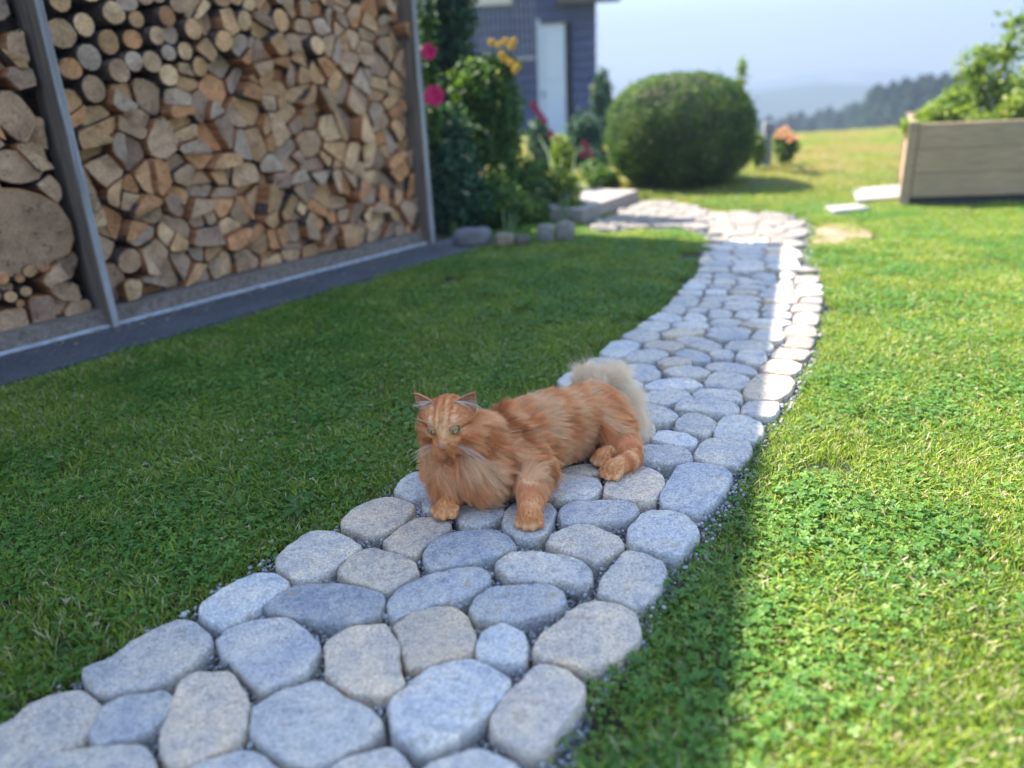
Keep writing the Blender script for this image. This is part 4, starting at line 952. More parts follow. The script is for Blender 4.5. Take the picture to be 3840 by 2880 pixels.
hh = shrub('hollyhock', 'hollyhock stem with two bright pink flowers next to the far post', 'plant', 940, 470, [(934, 160, 4.75, .035, .14, 1), (940, 260, 4.75, .05, .12, 1), (925, 60, 4.75, .03, .12, .6)], 260, .05, mid_leaf, st=2, shell=1, seed=14)
flower(hh, P(938, 208, 4.68), .060, pink_m, 7, 1); flower(hh, P(926, 112, 4.68), .046, pink_m, 7, 2)
shrub('climbing_plant', 'dark climbing plant growing over the wooden trellis', 'climber', 960, 420, [(945, 60, 5.6, .16, .30, 1), (985, 30, 5.6, .15, .25, 1), (930, 150, 5.6, .12, .25, 1), (1000, 150, 5.6, .12, .22, .8), (985, 230, 5.5, .2, .2, 1)], 5200, .05, dark_leaf, shell=.9, seed=15)
tr = empty('trellis', tuple(P(955, 175, 5.75)*np.array([1, 1, 0]))); tag(tr, 'weathered timber trellis of upright poles behind the hollyhock', 'trellis')
for k, px in enumerate((908, 922, 938, 956, 974, 996, 1012)):
    c = P(px, 175, 5.75); mb = MB(); w = random.uniform(.016, .028); mb.box(c[0]-w, c[0]+w, c[1]-.02, c[1]+.02, -.03, 2.2); o = mb.build('slat', wood_grey if k % 3 else wood_brown, tr); o.location = (-tr.location[0], -tr.location[1], 0)
mb = MB(); c0, c1 = P(900, 175, 5.75), P(1018, 175, 5.75)
for zz in (.5, 1.25, 2.0): mb.box(c0[0], c1[0], c0[1]+.021, c0[1]+.05, zz, zz+.06)
o = mb.build('rail', wood_grey, tr); o.location = (-tr.location[0], -tr.location[1], 0)
shrub('flowering_plant', 'yellow-green plant with small blooms at the end of the flower bed', 'plant', 1215, 490, [(1215, 340, 5.9, .09, .16, .8), (1222, 420, 5.2, .10, .16, 1), (1235, 460, 5.0, .09, .10, 1)], 4200, .032, lime_leaf, shell=.9, seed=16)
ro = shrub('rose_bush', 'dark rose bush with dull red blooms under the white door', 'shrub', 1200, 400, [(1165, 300, 8.0, .12, .20, .6), (1200, 335, 8.0, .25, .14, 1), (1262, 300, 8.2, .20, .28, 1.3), (1275, 340, 8.0, .18, .12, 1)], 5200, .06, dark_leaf, shell=.9, seed=17)
for i, (x, y) in enumerate([(1152, 228), (1160, 238), (1168, 250), (1176, 262), (1190, 290), (1205, 300), (1216, 308), (1262, 312), (1270, 325), (1276, 340), (1258, 334)]): flower(ro, P(x, y, 7.7), .034, red_m, 7, i)
shrub('evergreen_tree', 'slim grey-green evergreen at the right corner of the house', 'tree', 1300, 330, [(1300, 215, 11, .13, .40, 1), (1306, 290, 11, .22, .35, 1.4)], 2600, .09, dark_leaf, shell=.9, seed=18, Y=11)
shrub('leafy_plant', 'bright green low plant beside the stone steps', 'plant', 1300, 402, [(1298, 385, 6.6, .12, .08, 1), (1280, 365, 7.0, .10, .08, .6), (1320, 385, 6.5, .07, .06, .5)], 2600, .045, mid_leaf, shell=.9, seed=19)
# rough stones edging the bed
edge_m, nt, b = nmat('edging_stone', rough=.9); oi = nt.nodes.new('ShaderNodeObjectInfo'); pos = geo(nt); n1 = noise_(nt, pos, 25, 5, .7)
nt.links.new(mixc(nt, .8, oi.outputs['Color'], ramp(nt, n1.outputs[0], [(.3, (.6, .6, .6)), (.7, (1.35, 1.35, 1.35))]), 'MULTIPLY'), b.inputs['Base Color']); bump_(nt, b, n1.outputs[0], .8, .02)
for i, (px, py, w, h, col, lab) in enumerate([(1022, 528, .20, .085, (.26, .25, .27), 'wide grey block edging the bed just past the dark apron'), (1090, 530, .10, .06, (.42, .34, .24), 'round tan stone edging the bed next to the wide grey block'), (1128, 528, .09, .045, (.2, .17, .14), 'small brown stone low under the leafy bush'), (1180, 520, .09, .085, (.36, .34, .33), 'pale upright stone at the lawn side of the bed'), (1222, 516, .11, .09, (.36, .33, .30), 'last pale stone at the sunny corner of the bed')]):
    c = G(px, py); bm = bmesh.new(); bmesh.ops.create_icosphere(bm, subdivisions=3, radius=1)
    V = []
    for v in bm.verts:
        p = v.co.copy(); q = Vector([math.copysign(abs(a)**.55, a) for a in p]); q *= 1+.12*mnoise.noise(p*1.8+Vector((i*7, 0, 0))); V.append((q.x*w/2, q.y*w*.42, q.z*h*.62+h*.35))
    Fc = [[q.index for q in f.verts] for f in bm.faces]; bm.free()
    o = mesh_obj('edging_stone', V, Fc, edge_m, None, True); o.location = (c[0], c[1]+.05, 0); o.rotation_euler = (0, 0, random.uniform(-.2, .4)); o.color = (col[0]*.62, col[1]*.6, col[2]*.56, 1); tag(o, lab, 'stone', 'stones edging the flower bed')

# ------------------------------------------------------------------ stone steps
step_m, nt, b = nmat('step_stone', rough=.85); pos = geo(nt); n1 = noise_(nt, pos, 18, 5, .7)
nt.links.new(ramp(nt, n1.outputs[0], [(.3, (.22, .185, .155)), (.7, (.33, .29, .25))]), b.inputs['Base Color']); bump_(nt, b, n1.outputs[0], .5, .01)
stp = empty('stone_steps', tuple(G(1320, 440))); tag(stp, 'two pale stone steps leading from the path to the house', 'steps')
fa, fb = Vector(G(1258, 475)), Vector(G(1380, 430)); dd = (fb-fa).normalized(); nn = Vector((-dd.y, dd.x, 0))
def slab(a, b_, depth, z0, z1, name, mat, parent):
    V = [a, b_, b_+nn*depth, a+nn*depth]; V = [(v.x-parent.location[0], v.y-parent.location[1], zz) for zz in (z0, z1) for v in V]
    o = mesh_obj(name, V, [(3, 2, 1, 0), (4, 5, 6, 7), (0, 1, 5, 4), (1, 2, 6, 5), (2, 3, 7, 6), (3, 0, 4, 7)], mat, parent); bv = o.modifiers.new('b', 'BEVEL'); bv.width = .008; bv.segments = 2; return o
slab(fa, fb, .62, -.04, .065, 'step', step_m, stp); slab(fa+nn*.34-dd*.1, fa+nn*.34+dd*.42, .6, .067, .13, 'step', step_m, stp)

# ------------------------------------------------------------------ things on the lawn to the right
for i, (q, lab) in enumerate(zip(SLABS, ['larger pale stepping slab touching the raised bed corner', 'smaller pale stepping slab lying nearer the path bend'])):
    c = q.mean(0); V = [(p[0]-c[0], p[1]-c[1], z) for z in (-.03, .012) for p in q]
    o = mesh_obj('stepping_slab', V, [(3, 2, 1, 0), (4, 5, 6, 7), (0, 1, 5, 4), (1, 2, 6, 5), (2, 3, 7, 6), (3, 0, 4, 7)], stone_m); o.location = (c[0], c[1], 0); o.color = (.30, .285, .26, 1); bv = o.modifiers.new('b', 'BEVEL'); bv.width = .006; tag(o, lab, 'slab', 'stepping slabs on the lawn')
bed_m, nt, b = nmat('grey_bed_board', rough=.85); oc = objc(nt); mp = N(nt, 'ShaderNodeMapping'); mp.inputs['Scale'].default_value = (3, 60, 60); nt.links.new(oc, mp.inputs[0]); n1 = noise_(nt, mp.outputs[0], 1, 6, .5); n2 = noise_(nt, oc, 3, 3)
cc_ = ramp(nt, n1.outputs[0], [(.3, (.30, .21, .125)), (.6, (.37, .27, .165)), (.8, (.43, .32, .205))]); nt.links.new(mixc(nt, .7, cc_, ramp(nt, n2.outputs[0], [(.35, (.8, .8, .8)), (.65, (1.15, 1.05, 1.0))]), 'MULTIPLY'), b.inputs['Base Color']); bump_(nt, b, n1.outputs[0], .5, .008)
soil2, nt, b = nmat('bed_soil', (.05, .035, .025), .95)
bd = empty('raised_bed', (2.486, 4.862, 0)); tag(bd, 'raised planting bed of grey boards on the sunny lawn', 'raised bed')
bh = .475; e1 = (Vector((3.209, 4.78, 0))-Vector((2.486, 4.862, 0))).normalized(); e2 = Vector((math.sin(math.radians(25.5)), math.cos(math.radians(25.5)), 0))
def bedbox(a0, a1, b0, b1, z0, z1, name, mat, ax=0):
    V = [tuple(e1*a+e2*b_+ZV*z) for a in (a0, a1) for b_ in (b0, b1) for z in (z0, z1)]
    o = mesh_obj(name, V, [(0, 1, 3, 2), (4, 6, 7, 5), (0, 4, 5, 1), (2, 3, 7, 6), (0, 2, 6, 4), (1, 5, 7, 3)], mat, bd); bv = o.modifiers.new('b', 'BEVEL'); bv.width = .003; return o
for k in range(3):
    z0 = .035+k*(bh-.035)/3; z1 = z0+(bh-.035)/3-.002
    bedbox(.052, 2.6, 0, .04, z0, z1, 'board', bed_m); bedbox(.052, 2.6, 1.1, 1.14, z0, z1, 'board', bed_m); bedbox(0, .04, .052, 1.098, z0, z1, 'board', bed_m); bedbox(2.56, 2.6, .052, 1.098, z0, z1, 'board', bed_m)
bedbox(.03, 2.57, .03, 1.12, -.03, .033, 'base_shadow', dark_m)  # set-back dark strip, coloured as the shadow below the boards
for (x, y) in ((-.012, -.012), (2.6, -.012), (-.012, 1.1), (2.6, 1.1)): bedbox(x, x+.06, y, y+.06, -.03, bh+.012, 'corner_post', bed_m)
bedbox(.05, 2.55, .05, 1.09, .036, bh-.05, 'soil', soil2)
shrub('leafy_plant', 'low yellow-green plants spilling over the corner of the raised bed', 'plant', 2010, 300, [(1985, 275, 5.2, .10, .05, 1), (2020, 255, 5.3, .12, .09, 1.2), (2060, 235, 5.5, .14, .13, 1), (2080, 265, 5.3, .15, .06, 1), (2135, 262, 5.3, .15, .05, .8)], 5200, .045, lime_leaf, seed=21, shell=.95, Y=5.3)
ty = shrub('young_tree', 'young loose leafy tree growing out of the raised bed', 'tree', 2130, 290, [(2110, 150, 5.6, .17, .16, 1), (2150, 190, 5.6, .22, .18, 1.3), (2100, 215, 5.6, .14, .14, .8), (2180, 110, 5.6, .16, .14, .7), (2195, 50, 5.7, .13, .12, .5), (2165, 245, 5.5, .22, .10, 1), (2135, 120, 5.6, .12, .10, .4)], 1500, .052, lime_leaf, seed=22, shell=1, st=0, Y=5.6)
stems(ty, tuple(P(2140, 300, 5.6)), [tuple(P(2150, 190, 5.6)), tuple(P(2190, 60, 5.65)), tuple(P(2110, 160, 5.6)), tuple(P(2175, 120, 5.6)), tuple(P(2165, 240, 5.5))], .014, trunk_m, 'trunk')
shrub('leafy_plant', 'pale green leafy stems at the right side of the raised bed', 'plant', 2215, 290, [(2215, 230, 5.2, .12, .10, 1), (2240, 200, 5.3, .2, .2, 1)], 1600, .05, lime_leaf, seed=23, shell=1, Y=5.25)
ob = shrub('flowering_bush', 'small bush with orange flowers at the far edge of the lawn', 'bush', 1698, 352, [(1697, 318, 6.75, .10, .12, 1.5), (1690, 295, 6.75, .07, .06, .5)], 2600, .035, mid_leaf, seed=24, shell=.9)
for i, (x, y) in enumerate([(1684, 284), (1694, 278), (1703, 288), (1712, 296), (1690, 296), (1706, 303), (1720, 300), (1680, 292)]): flower(ob, P(x, y, 6.62), .030, orange_m, 8, i, face=(-.4, -.6, .7))
pc = G(1653, 360); pl_ = MB(); 
for k in range(5): s_ = random.uniform(.034, .042); pl_.box(-s_, s_, -s_, s_, -.02+k*.082, -.02+k*.082+.079)
o = pl_.build('stone_pillar', edge_m); o.location = (pc[0], pc[1], 0); o.color = (.22, .22, .25, 1); bv = o.modifiers.new('b', 'BEVEL'); bv.width = .008; bv.segments = 2; tag(o, 'slim grey stone pillar between the round bush and the orange flowers', 'pillar')
sg = shrub('sapling', 'thin pale sapling whose tip shows above the round bush', 'tree', 1600, 340, [(1603, 150, 7.6, .06, .14, 1), (1598, 185, 7.6, .05, .08, .6)], 170, .045, lime_leaf, st=2, seed=25, shell=1, Y=7.6)
shrub('meadow_grass_clump', 'tall pale grass clump behind the stone pillar', 'plant', 1640, 350, [(1637, 325, 7.0, .05, .14, 1)], 900, .05, lime_leaf, st=0, seed=26, shell=1, Y=7.0)

# ------------------------------------------------------------------ spruces down the slope
def spruce_mesh(seed, h):
    r = np.random.default_rng(seed); Vs = []; n = 3600
    t = r.uniform(0, 1, n)**1.25; lay = np.floor(t*22)/22; frac = t*22-np.floor(t*22)
    z = h*(1-t)*.96+h*.04; rad = h*.21*(t**.55)*(.55+.45*frac)*r.uniform(.35, 1.05, n); a = r.uniform(0, 6.283, n)
    p = np.stack([rad*np.cos(a), rad*np.sin(a), z-rad*.25], 1); out = np.stack([np.cos(a), np.sin(a), -.25+r.normal(0, .25, n)], 1); s = h*.035*(.5+t)[:, None]*r.uniform(.6, 1.4, (n, 1))
    e = np.stack([-np.sin(a), np.cos(a), r.normal(0, .3, n)], 1)
    V = np.stack([p-out*s*.6, p+e*s*.35, p+out*s, p-e*s*.35], 1).reshape(-1, 3); T = np.arange(4*n).reshape(-1, 4)
    c = np.zeros((n, 4, 3)); c[..., 0] = np.clip(r.normal(.5, .25, n), 0, 1)[:, None]
    return tri_mesh('crown', V, T, spruce_m, False, c.reshape(-1, 3))
sm_ = [spruce_mesh(40+k, 20.) for k in range(4)]
mb = MB(); mb.tube([(0, 0, -3), (0, 0, 10), (0, 0, 18)], [.28, .18, .05], 6); tmesh = mb.build('trunk', trunk_m); tmd = tmesh.data; bpy.data.objects.remove(tmesh)
def terrain_at(x, y): return terrain_z(x, y)
SPR = [(1640, 262, 95, 0), (1662, 250, 92, 0), (1688, 256, 98, 0), (1708, 246, 90, 0), (1730, 240, 94, 0), (1752, 252, 88, 0), (1770, 238, 92, 0), (1792, 232, 90, 0), (1812, 240, 86, 0), (1830, 228, 92, 0), (1848, 222, 84, 0), (1866, 230, 88, 0),
       (1884, 196, 74, 1), (1898, 182, 72, 1), (1912, 190, 70, 1), (1930, 176, 72, 1), (1944, 184, 68, 1), (1958, 168, 70, 1), (1975, 178, 66, 1), (1992, 164, 70, 1), (2010, 160, 66, 1), (2026, 170, 64, 1), (2044, 158, 66, 1), (2062, 166, 62, 1), (2084, 160, 66, 1), (2108, 172, 62, 1), (2132, 158, 64, 1), (2160, 168, 60, 1), (2188, 160, 62, 1), (2214, 170, 60, 1)]
ordn = ['leftmost', 'second', 'third', 'fourth', 'fifth', 'sixth', 'seventh', 'eighth', 'ninth', 'tenth', 'eleventh', 'twelfth', 'thirteenth', 'fourteenth', 'fifteenth', 'sixteenth', 'seventeenth', 'eighteenth']
cnt = [0, 0]
for i, (px, py, Y, g) in enumerate(SPR):
    tp = P(px, py, Y); h = random.uniform(17, 23); o = empty('spruce_tree', (tp[0], tp[1], tp[2]-h), random.uniform(0, 6))
    o.scale = (h/20, h/20, h/20); cr = bpy.data.objects.new('crown', sm_[i % 4]); link(cr, o); tk = bpy.data.objects.new('trunk', tmd); link(tk, o)
    k = cnt[g]; cnt[g] += 1
    tag(o, (ordn[k]+(' spruce of the lower hazy row left of the tall wood' if g == 0 else ' spruce of the taller dark row above the meadow')) if k else (('leftmost spruce of the lower hazy row behind the round bush') if g == 0 else 'leftmost spruce of the taller dark row above the meadow'), 'tree', 'spruces at the edge of the wood')

# ------------------------------------------------------------------ hills
hill_m, nt, b = nmat('wooded_hill', rough=.95); pos = geo(nt); n1 = noise_(nt, pos, .018, 5, .6); n2 = noise_(nt, pos, .4, 4, .8)
c = ramp(nt, n1.outputs[0], [(.5, (.020, .042, .026)), (.58, (.03, .055, .03)), (.62, (.14, .19, .07))]); nt.links.new(mixc(nt, .6, c, ramp(nt, n2.outputs[0], [(.3, (.6, .6, .6)), (.7, (1.4, 1.4, 1.4))]), 'MULTIPLY'), b.inputs['Base Color'])
def hill(name, Y, prof, depth, base):
    """prof: ridge line as photo pixels; the ridge gets front and back slopes"""
    V = []; Fc = []; px = np.linspace(prof[0][0], prof[-1][0], 70); py = np.interp(px, [p[0] for p in prof], [p[1] for p in prof]); rows = [(-1, 0), (-.7, .3), (-.4, .68), (-.15, .93), (0, 1), (.3, .85), (.7, .4), (1, 0)]
    for j, (t, k) in enumerate(rows):
        for i in range(len(px)):
            c = P(px[i], py[i], Y); nz = mnoise.noise(Vector((px[i]*.011, t*2, Y)))*.06*depth*.3+mnoise.noise(Vector((px[i]*.09, t*5, Y)))*Y*.0018
            V.append((c[0], c[1]+t*depth, base+(c[2]-base)*k+nz*(1-abs(t))))
    n_ = len(px)
    for j in range(len(rows)-1):
        for i in range(n_-1): Fc.append((j*n_+i, j*n_+i+1, (j+1)*n_+i+1, (j+1)*n_+i))
    o = mesh_obj(name, V, Fc, hill_m, smooth=True); tag(o, kind='structure')
hill('hill', 330, [(-600, 330), (300, 300), (900, 270), (1400, 235), (1620, 202), (1700, 186), (1780, 180), (1880, 182), (2000, 196), (2200, 190), (2700, 160), (3200, 200)], 90, -40)
hill('mountain', 800, [(-1500, 330), (300, 290), (1100, 240), (1500, 205), (1620, 185), (1700, 166), (1790, 150), (1860, 146), (1960, 152), (2080, 158), (2200, 148), (2600, 120), (3300, 170)], 180, -45)

# ------------------------------------------------------------------ broad-leaved weeds in the turf
def weed(px, py, n, L, label, seed):
    c = G(px, py); r = np.random.default_rng(seed); V = []; T = []; Cc = []
    for k in range(n):
        a = 6.283*k/n+r.normal(0, .25); l = L*r.uniform(.7, 1.15); w = l*r.uniform(.26, .34); up = r.uniform(.25, .6); d = np.array([math.cos(a), math.sin(a)]); e = np.array([-d[1], d[0]]); m_ = 7; o = len(V); tn = r.uniform(.4, 1)
        for i in range(m_):
            t = i/(m_-1); z = l*(up*t-.75*up*t*t)+.004; ww = w*.5*max(math.sin(math.pi*min(t*1.0+.08, 1)**1.3), .04)
            for s_, zz in ((-1, .16*ww), (0, -.08*ww), (1, .16*ww)): q = d*l*t+e*ww*s_; V.append((q[0], q[1], z+zz+ww*.08*math.sin(i*2.1+s_))); Cc.append((tn, 0, 0))
        for i in range(m_-1):
            a0 = o+i*3; T += [(a0, a0+1, a0+4, a0+3), (a0+1, a0+2, a0+5, a0+4)]
    me = tri_mesh('broadleaf_weed', np.array(V), np.array(T), weed_m, True, np.array(Cc)); o = bpy.data.objects.new('broadleaf_weed', me); COL.objects.link(o); o.location = (c[0], c[1], -.018); tag(o, label, 'weed', 'broad-leaved weeds in the lawn')
weed_m = leaf_mat('weed_leaf', [(.2, (.05, .12, .03)), (.6, (.09, .18, .04)), (.9, (.14, .23, .05))], rough=.45, spec=.3)
for args in ((652, 1082, 9, .060, 'large broad-leaved weed in the shaded lawn close to the cat'), (560, 1090, 6, .040, 'small broad-leaved weed in the shaded lawn left of the large one'), (440, 1138, 5, .035, 'lone rosette of leaves in the shaded lawn furthest from the cat'),
             (1775, 908, 8, .055, 'broad-leaved weed in the sunny grass beside the path'), (1722, 920, 6, .040, 'leafy weed right at the sunny edge of the path stones'), (1640, 1140, 6, .035, 'weed in the shadow line right of the path'), (2040, 1085, 6, .04, 'broad-leaved weed out in the sunny lawn'), (1215, 1575, 5, .030, 'little leafy weed overhanging the front right path stone')):
    weed(*args, seed=int(args[0]))
# ------------------------------------------------------------------ the cat
def cP(x, y, Y): return P(835.3+x*.2734, 748.9+y*.2734, Y)      # from the close-up of the cat
cat = empty('cat', (.05, 1.52, 0)); tag(cat, 'fluffy ginger cat lying on the stone path and looking down', 'cat')
CL = np.array(cat.location[:])
prims = []   # (a, ra, b, rb) capsules with ends of different radius
def cap(a, ra, b_=None, rb=None): prims.append((np.array(a, float), ra, np.array(a if b_ is None else b_, float), ra if rb is None else rb))
# trunk
cap((-.065, 1.455, .083), .066, (.02, 1.515, .086), .070); cap((.02, 1.515, .086), .070, (.11, 1.60, .080), .068)
cap((.11, 1.60, .080), .068, (.175, 1.66, .074), .066); cap((.175, 1.66, .074), .066, (.215, 1.69, .064), .054)
cap((-.07, 1.45, .115), .055, (-.11, 1.415, .160), .042)          # neck
cap((-.095, 1.418, .068), .054); cap((-.02, 1.46, .055), .047); cap((-.128, 1.432, .070), .050); cap((-.06, 1.405, .055), .046)
cap((.03, 1.525, .050), .048, (.15, 1.615, .048), .046); cap((.0, 1.515, .104), .060, (.07, 1.575, .098), .060)    # breast
for q_, r_q in ((P(946, 958, 1.425), .027), (P(946, 1008, 1.43), .031), (P(1032, 958, 1.44), .036), (P(968, 1030, 1.395), .034)): cap(tuple(q_), r_q)
# near shoulder and outstretched forelegs
pB = G(1144, 1118, .019); pA = G(962, 1096, .019)
cap((.005, 1.455, .085), .048, (.040, 1.43, .055), .038); cap((.040, 1.43, .055), .038, tuple(pB+np.array([.006, .055, .014])), .0255); cap(tuple(pB+np.array([.006, .055, .014])), .0255, tuple(pB), .0225)
cap((-.115, 1.43, .055), .034, tuple(pA+np.array([.015, .045, .012])), .022); cap(tuple(pA+np.array([.015, .045, .012])), .022, tuple(pA), .0205)
# near haunch, folded hind legs
th = P(1305, 905, 1.63); kn = P(1345, 950, 1.585); hk = G(1369, 990, .024); hp = G(1322, 1012, .020)
cap((.17, 1.65, .085), .055, tuple(th), .052); cap(tuple(th), .052, tuple(kn), .032); cap(tuple(kn), .032, tuple(hk), .021); cap(tuple(hk), .021, tuple((hk+hp)/2), .019); cap(tuple((hk+hp)/2), .019, tuple(hp), .0205)
op = G(1302, 985, .020); cap(tuple(kn+np.array([-.03, .03, -.005])), .025, tuple(op+np.array([.03, .02, 0])), .019); cap(tuple(op+np.array([.03, .02, 0])), .019, tuple(op), .0195)
# tail, curling up and round behind the rump
TL = [np.array((.215, 1.70, .085)), P(1283, 838, 1.765), P(1315, 832, 1.785), P(1340, 856, 1.77), P(1350, 896, 1.74), P(1348, 930, 1.70)]
for a_, b_ in zip(TL[:-1], TL[1:]): cap(a_, .021, b_, .019)
def toes(c, fwd, r=.0092, spread=.0128):
    f = np.array(fwd, float); f /= np.linalg.norm(f); s = np.array([f[1], -f[0], 0]); s /= np.linalg.norm(s)
    for k, off in zip((-1.5, -.5, .5, 1.5), (.009, .0185, .0185, .009)):
        q = c+f*off+s*k*spread; cap((q[0], q[1], .0105), r, (q[0]-f[0]*.016, q[1]-f[1]*.016, .018), r*.9)
toes(pB, (-.10, -1, 0)); toes(pA, (-.5, -1, 0)); toes(hp, (-.75, -.66, 0)); toes(op, (-.9, -.3, 0))
# head frame: r to the viewer's right, f out of the face, u up
HC = np.array((-.1275, 1.400, .187)); fv = np.array([-.26, -.945, -.20]); fv /= np.linalg.norm(fv); rv = np.cross(fv, [0, 0, 1.]); rv = -rv/np.linalg.norm(rv)
if rv[0] < 0: rv = -rv
uv_ = np.cross(rv, -fv); uv_ = uv_ if uv_[2] > 0 else -uv_
rol = math.radians(4.5); rv, uv_ = rv*math.cos(rol)+uv_*math.sin(rol), -rv*math.sin(rol)+uv_*math.cos(rol)
def hd(x, y, z): return HC+rv*x+fv*y+uv_*z
cap(hd(0, -.006, .006), .041, hd(0, .008, .004), .0375); cap(hd(-.017, -.002, .009), .034); cap(hd(.017, -.002, .009), .034)
for s_ in (-1, 1):
    cap(hd(s_*.029, .008, -.014), .026); cap(hd(s_*.0125, .043, -.028), .0140, hd(s_*.014, .030, -.026), .016)
    cap(hd(s_*.022, .028, .018), .0125); cap(hd(s_*.036, -.012, -.030), .026); cap(hd(s_*.037, -.004, -.004), .021); cap(hd(s_*.040, .004, -.018), .0225)          # brow
cap(hd(0, .026, .010), .015, hd(0, .051, -.017), .0105); cap(hd(0, .030, -.02), .018, hd(0, .047, -.026), .0115); cap(hd(0, .041, -.038), .0095)
mb_ = MB()
icb = bmesh.new(); bmesh.ops.create_icosphere(icb, subdivisions=3, radius=1); ICV = np.array([v.co[:] for v in icb.verts]); ICF = [[v.index for v in f.verts] for f in icb.faces]; icb.free()
Vs = []; Fs = []
for a, ra, b_, rb in prims:
    d = np.linalg.norm(a-b_); k = max(1, int(d/(min(ra, rb)*.28))+1)
    for i in range(k+1 if d > 0 else 1):
        t = i/k; c = a+(b_-a)*t; Fs += [[q+len(Vs)*len(ICV) for q in f] for f in ICF]; Vs.append(ICV*(ra+(rb-ra)*t)+c)
tmp = mesh_obj('tmp', np.vstack(Vs)-CL, Fs, trunk_m)
md = tmp.modifiers.new('r', 'REMESH'); md.mode = 'VOXEL'; md.voxel_size = .0030; md.use_smooth_shade = True
ms = tmp.modifiers.new('s', 'SMOOTH'); ms.factor = .5; ms.iterations = 5
dg = bpy.context.evaluated_depsgraph_get(); bme = bpy.data.meshes.new_from_object(tmp.evaluated_get(dg)); bpy.data.objects.remove(tmp)
bme.name = 'body'
# flatten what rests on the stones
nv = len(bme.vertices); co = np.zeros(nv*3, np.float32); bme.vertices.foreach_get('co', co); co = co.reshape(-1, 3); co[:, 2] = np.maximum(co[:, 2], .0012); 
skin_m, nt, b = nmat('ginger_undercoat', (.40, .19, .085), .9, .1); at = N(nt, 'ShaderNodeAttribute', attribute_name='tint'); nt.links.new(at.outputs['Color'], b.inputs['Base Color'])
# ears: curved shells joined into the body
earV = []; earF = []; ear_info = []
def ear(s_):
    base = [hd(s_*.013, .006, .036), hd(s_*.026, .016, .034), hd(s_*.041, .012, .020), hd(s_*.051, -.004, .006), hd(s_*.043, -.016, .004), hd(s_*.020, -.012, .034)]
    tip = hd(s_*.063, -.008, .060); cen = sum(base)/6; n = 5; o = len(earV); rows = []
    front = [base[0]*(1-t)+base[3]*t for t in np.linspace(0, 1, 7)]
    nrm = np.cross(front[-1]-front[0], tip-front[0]); nrm /= np.linalg.norm(nrm); 
    if nrm @ fv < 0: nrm = -nrm
    for j in range(7):
        t = j/6; row = []
        for i in range(7):
            u_ = i/6; w = (1-t**1.35); p = front[0]*(1-u_)+front[-1]*u_; q = p*(1-t)+tip*t; mid = (front[0]+front[-1])/2*(1-t)+tip*t
            wid = math.sin(math.pi*.5*(1-t))**.8; q = mid+(p-(front[0]+front[-1])/2)*wid
            q = q-nrm*(.015*(1-(2*u_-1)**2)*(1-t)**.7)+nrm*.002; row.append(q)
        rows.append(row)
    for side in (0, 1):
        for row in rows:
            for q in row: earV.append(q-nrm*(.0026*side)-CL)
    for side in (0, 1):
        for j in range(6):
            for i in range(6):
                a = o+side*49+j*7+i; f = (a, a+1, a+8, a+7); earF.append(f if side else f[::-1])
    for j in range(6):
        for i in (0, 6): a = o+j*7+i; f = (a, a+7, a+56, a+49); earF.append(f if i else f[::-1])
    ear_info.append((rows, nrm, s_))
ear(-1); ear(1)
polys = [tuple(p.vertices) for p in bme.polygons]
V = np.vstack([co, np.array(earV)]); Fc = polys+[tuple(i+nv for i in f) for f in earF]
bpy.data.meshes.remove(bme)
body = mesh_obj('body', V, Fc, skin_m, cat, True)

# coat colours
def hl(p): d = p-HC; return np.stack([d @ rv, d @ fv, d @ uv_], 1)
AX = np.array([.735, .678, 0]); 
def nz3(p, s, off=0): return np.array([mnoise.noise(Vector((q[0]*s+off, q[1]*s, q[2]*s))) for q in p])
TLA = np.array(TL)
def seg_d(p, a, b_):
    ab = b_-a; t = np.clip(((p-a) @ ab)/(ab @ ab), 0, 1); return np.linalg.norm(p-(a+t[:, None]*ab), axis=1), t
LEG = [((.040, 1.43, .052), tuple(pB), 'f'), ((-.115, 1.43, .055), tuple(pA), 'f'), (tuple(kn), tuple(hk), 'h'), (tuple(hk), tuple(hp), 'h'), (tuple(kn+np.array([-.03, .03, -.005])), tuple(op), 'h')]
def region(p):
    """weights: head, tail, leg(distance, index), trunk"""
    h = hl(p); dh = np.sqrt((h[:, 0]/1.0)**2+(h[:, 1]*.95)**2+(h[:, 2])**2); head = np.clip((.066-dh)/.016, 0, 1)
    dt = np.min([seg_d(p, a, b_)[0] for a, b_ in zip(TLA[:-1], TLA[1:])], 0); k_t = np.argmin([seg_d(p, a, b_)[0] for a, b_ in zip(TLA[:-1], TLA[1:])], 0)
    tail = np.clip((.030-dt)/.008, 0, 1)
    ld = np.array([seg_d(p, np.array(a), np.array(b_))[0] for a, b_, _ in LEG]); li = np.argmin(ld, 0); leg = np.clip((.034-ld.min(0))/.010, 0, 1)*(p[:, 2] < .062)
    return head, tail, k_t, leg, li, h
PAL = np.array([(.44, .150, .045), (.73, .335, .130), (.89, .505, .255), (.95, .65, .39), (.97, .76, .53), (.98, .86, .72)])
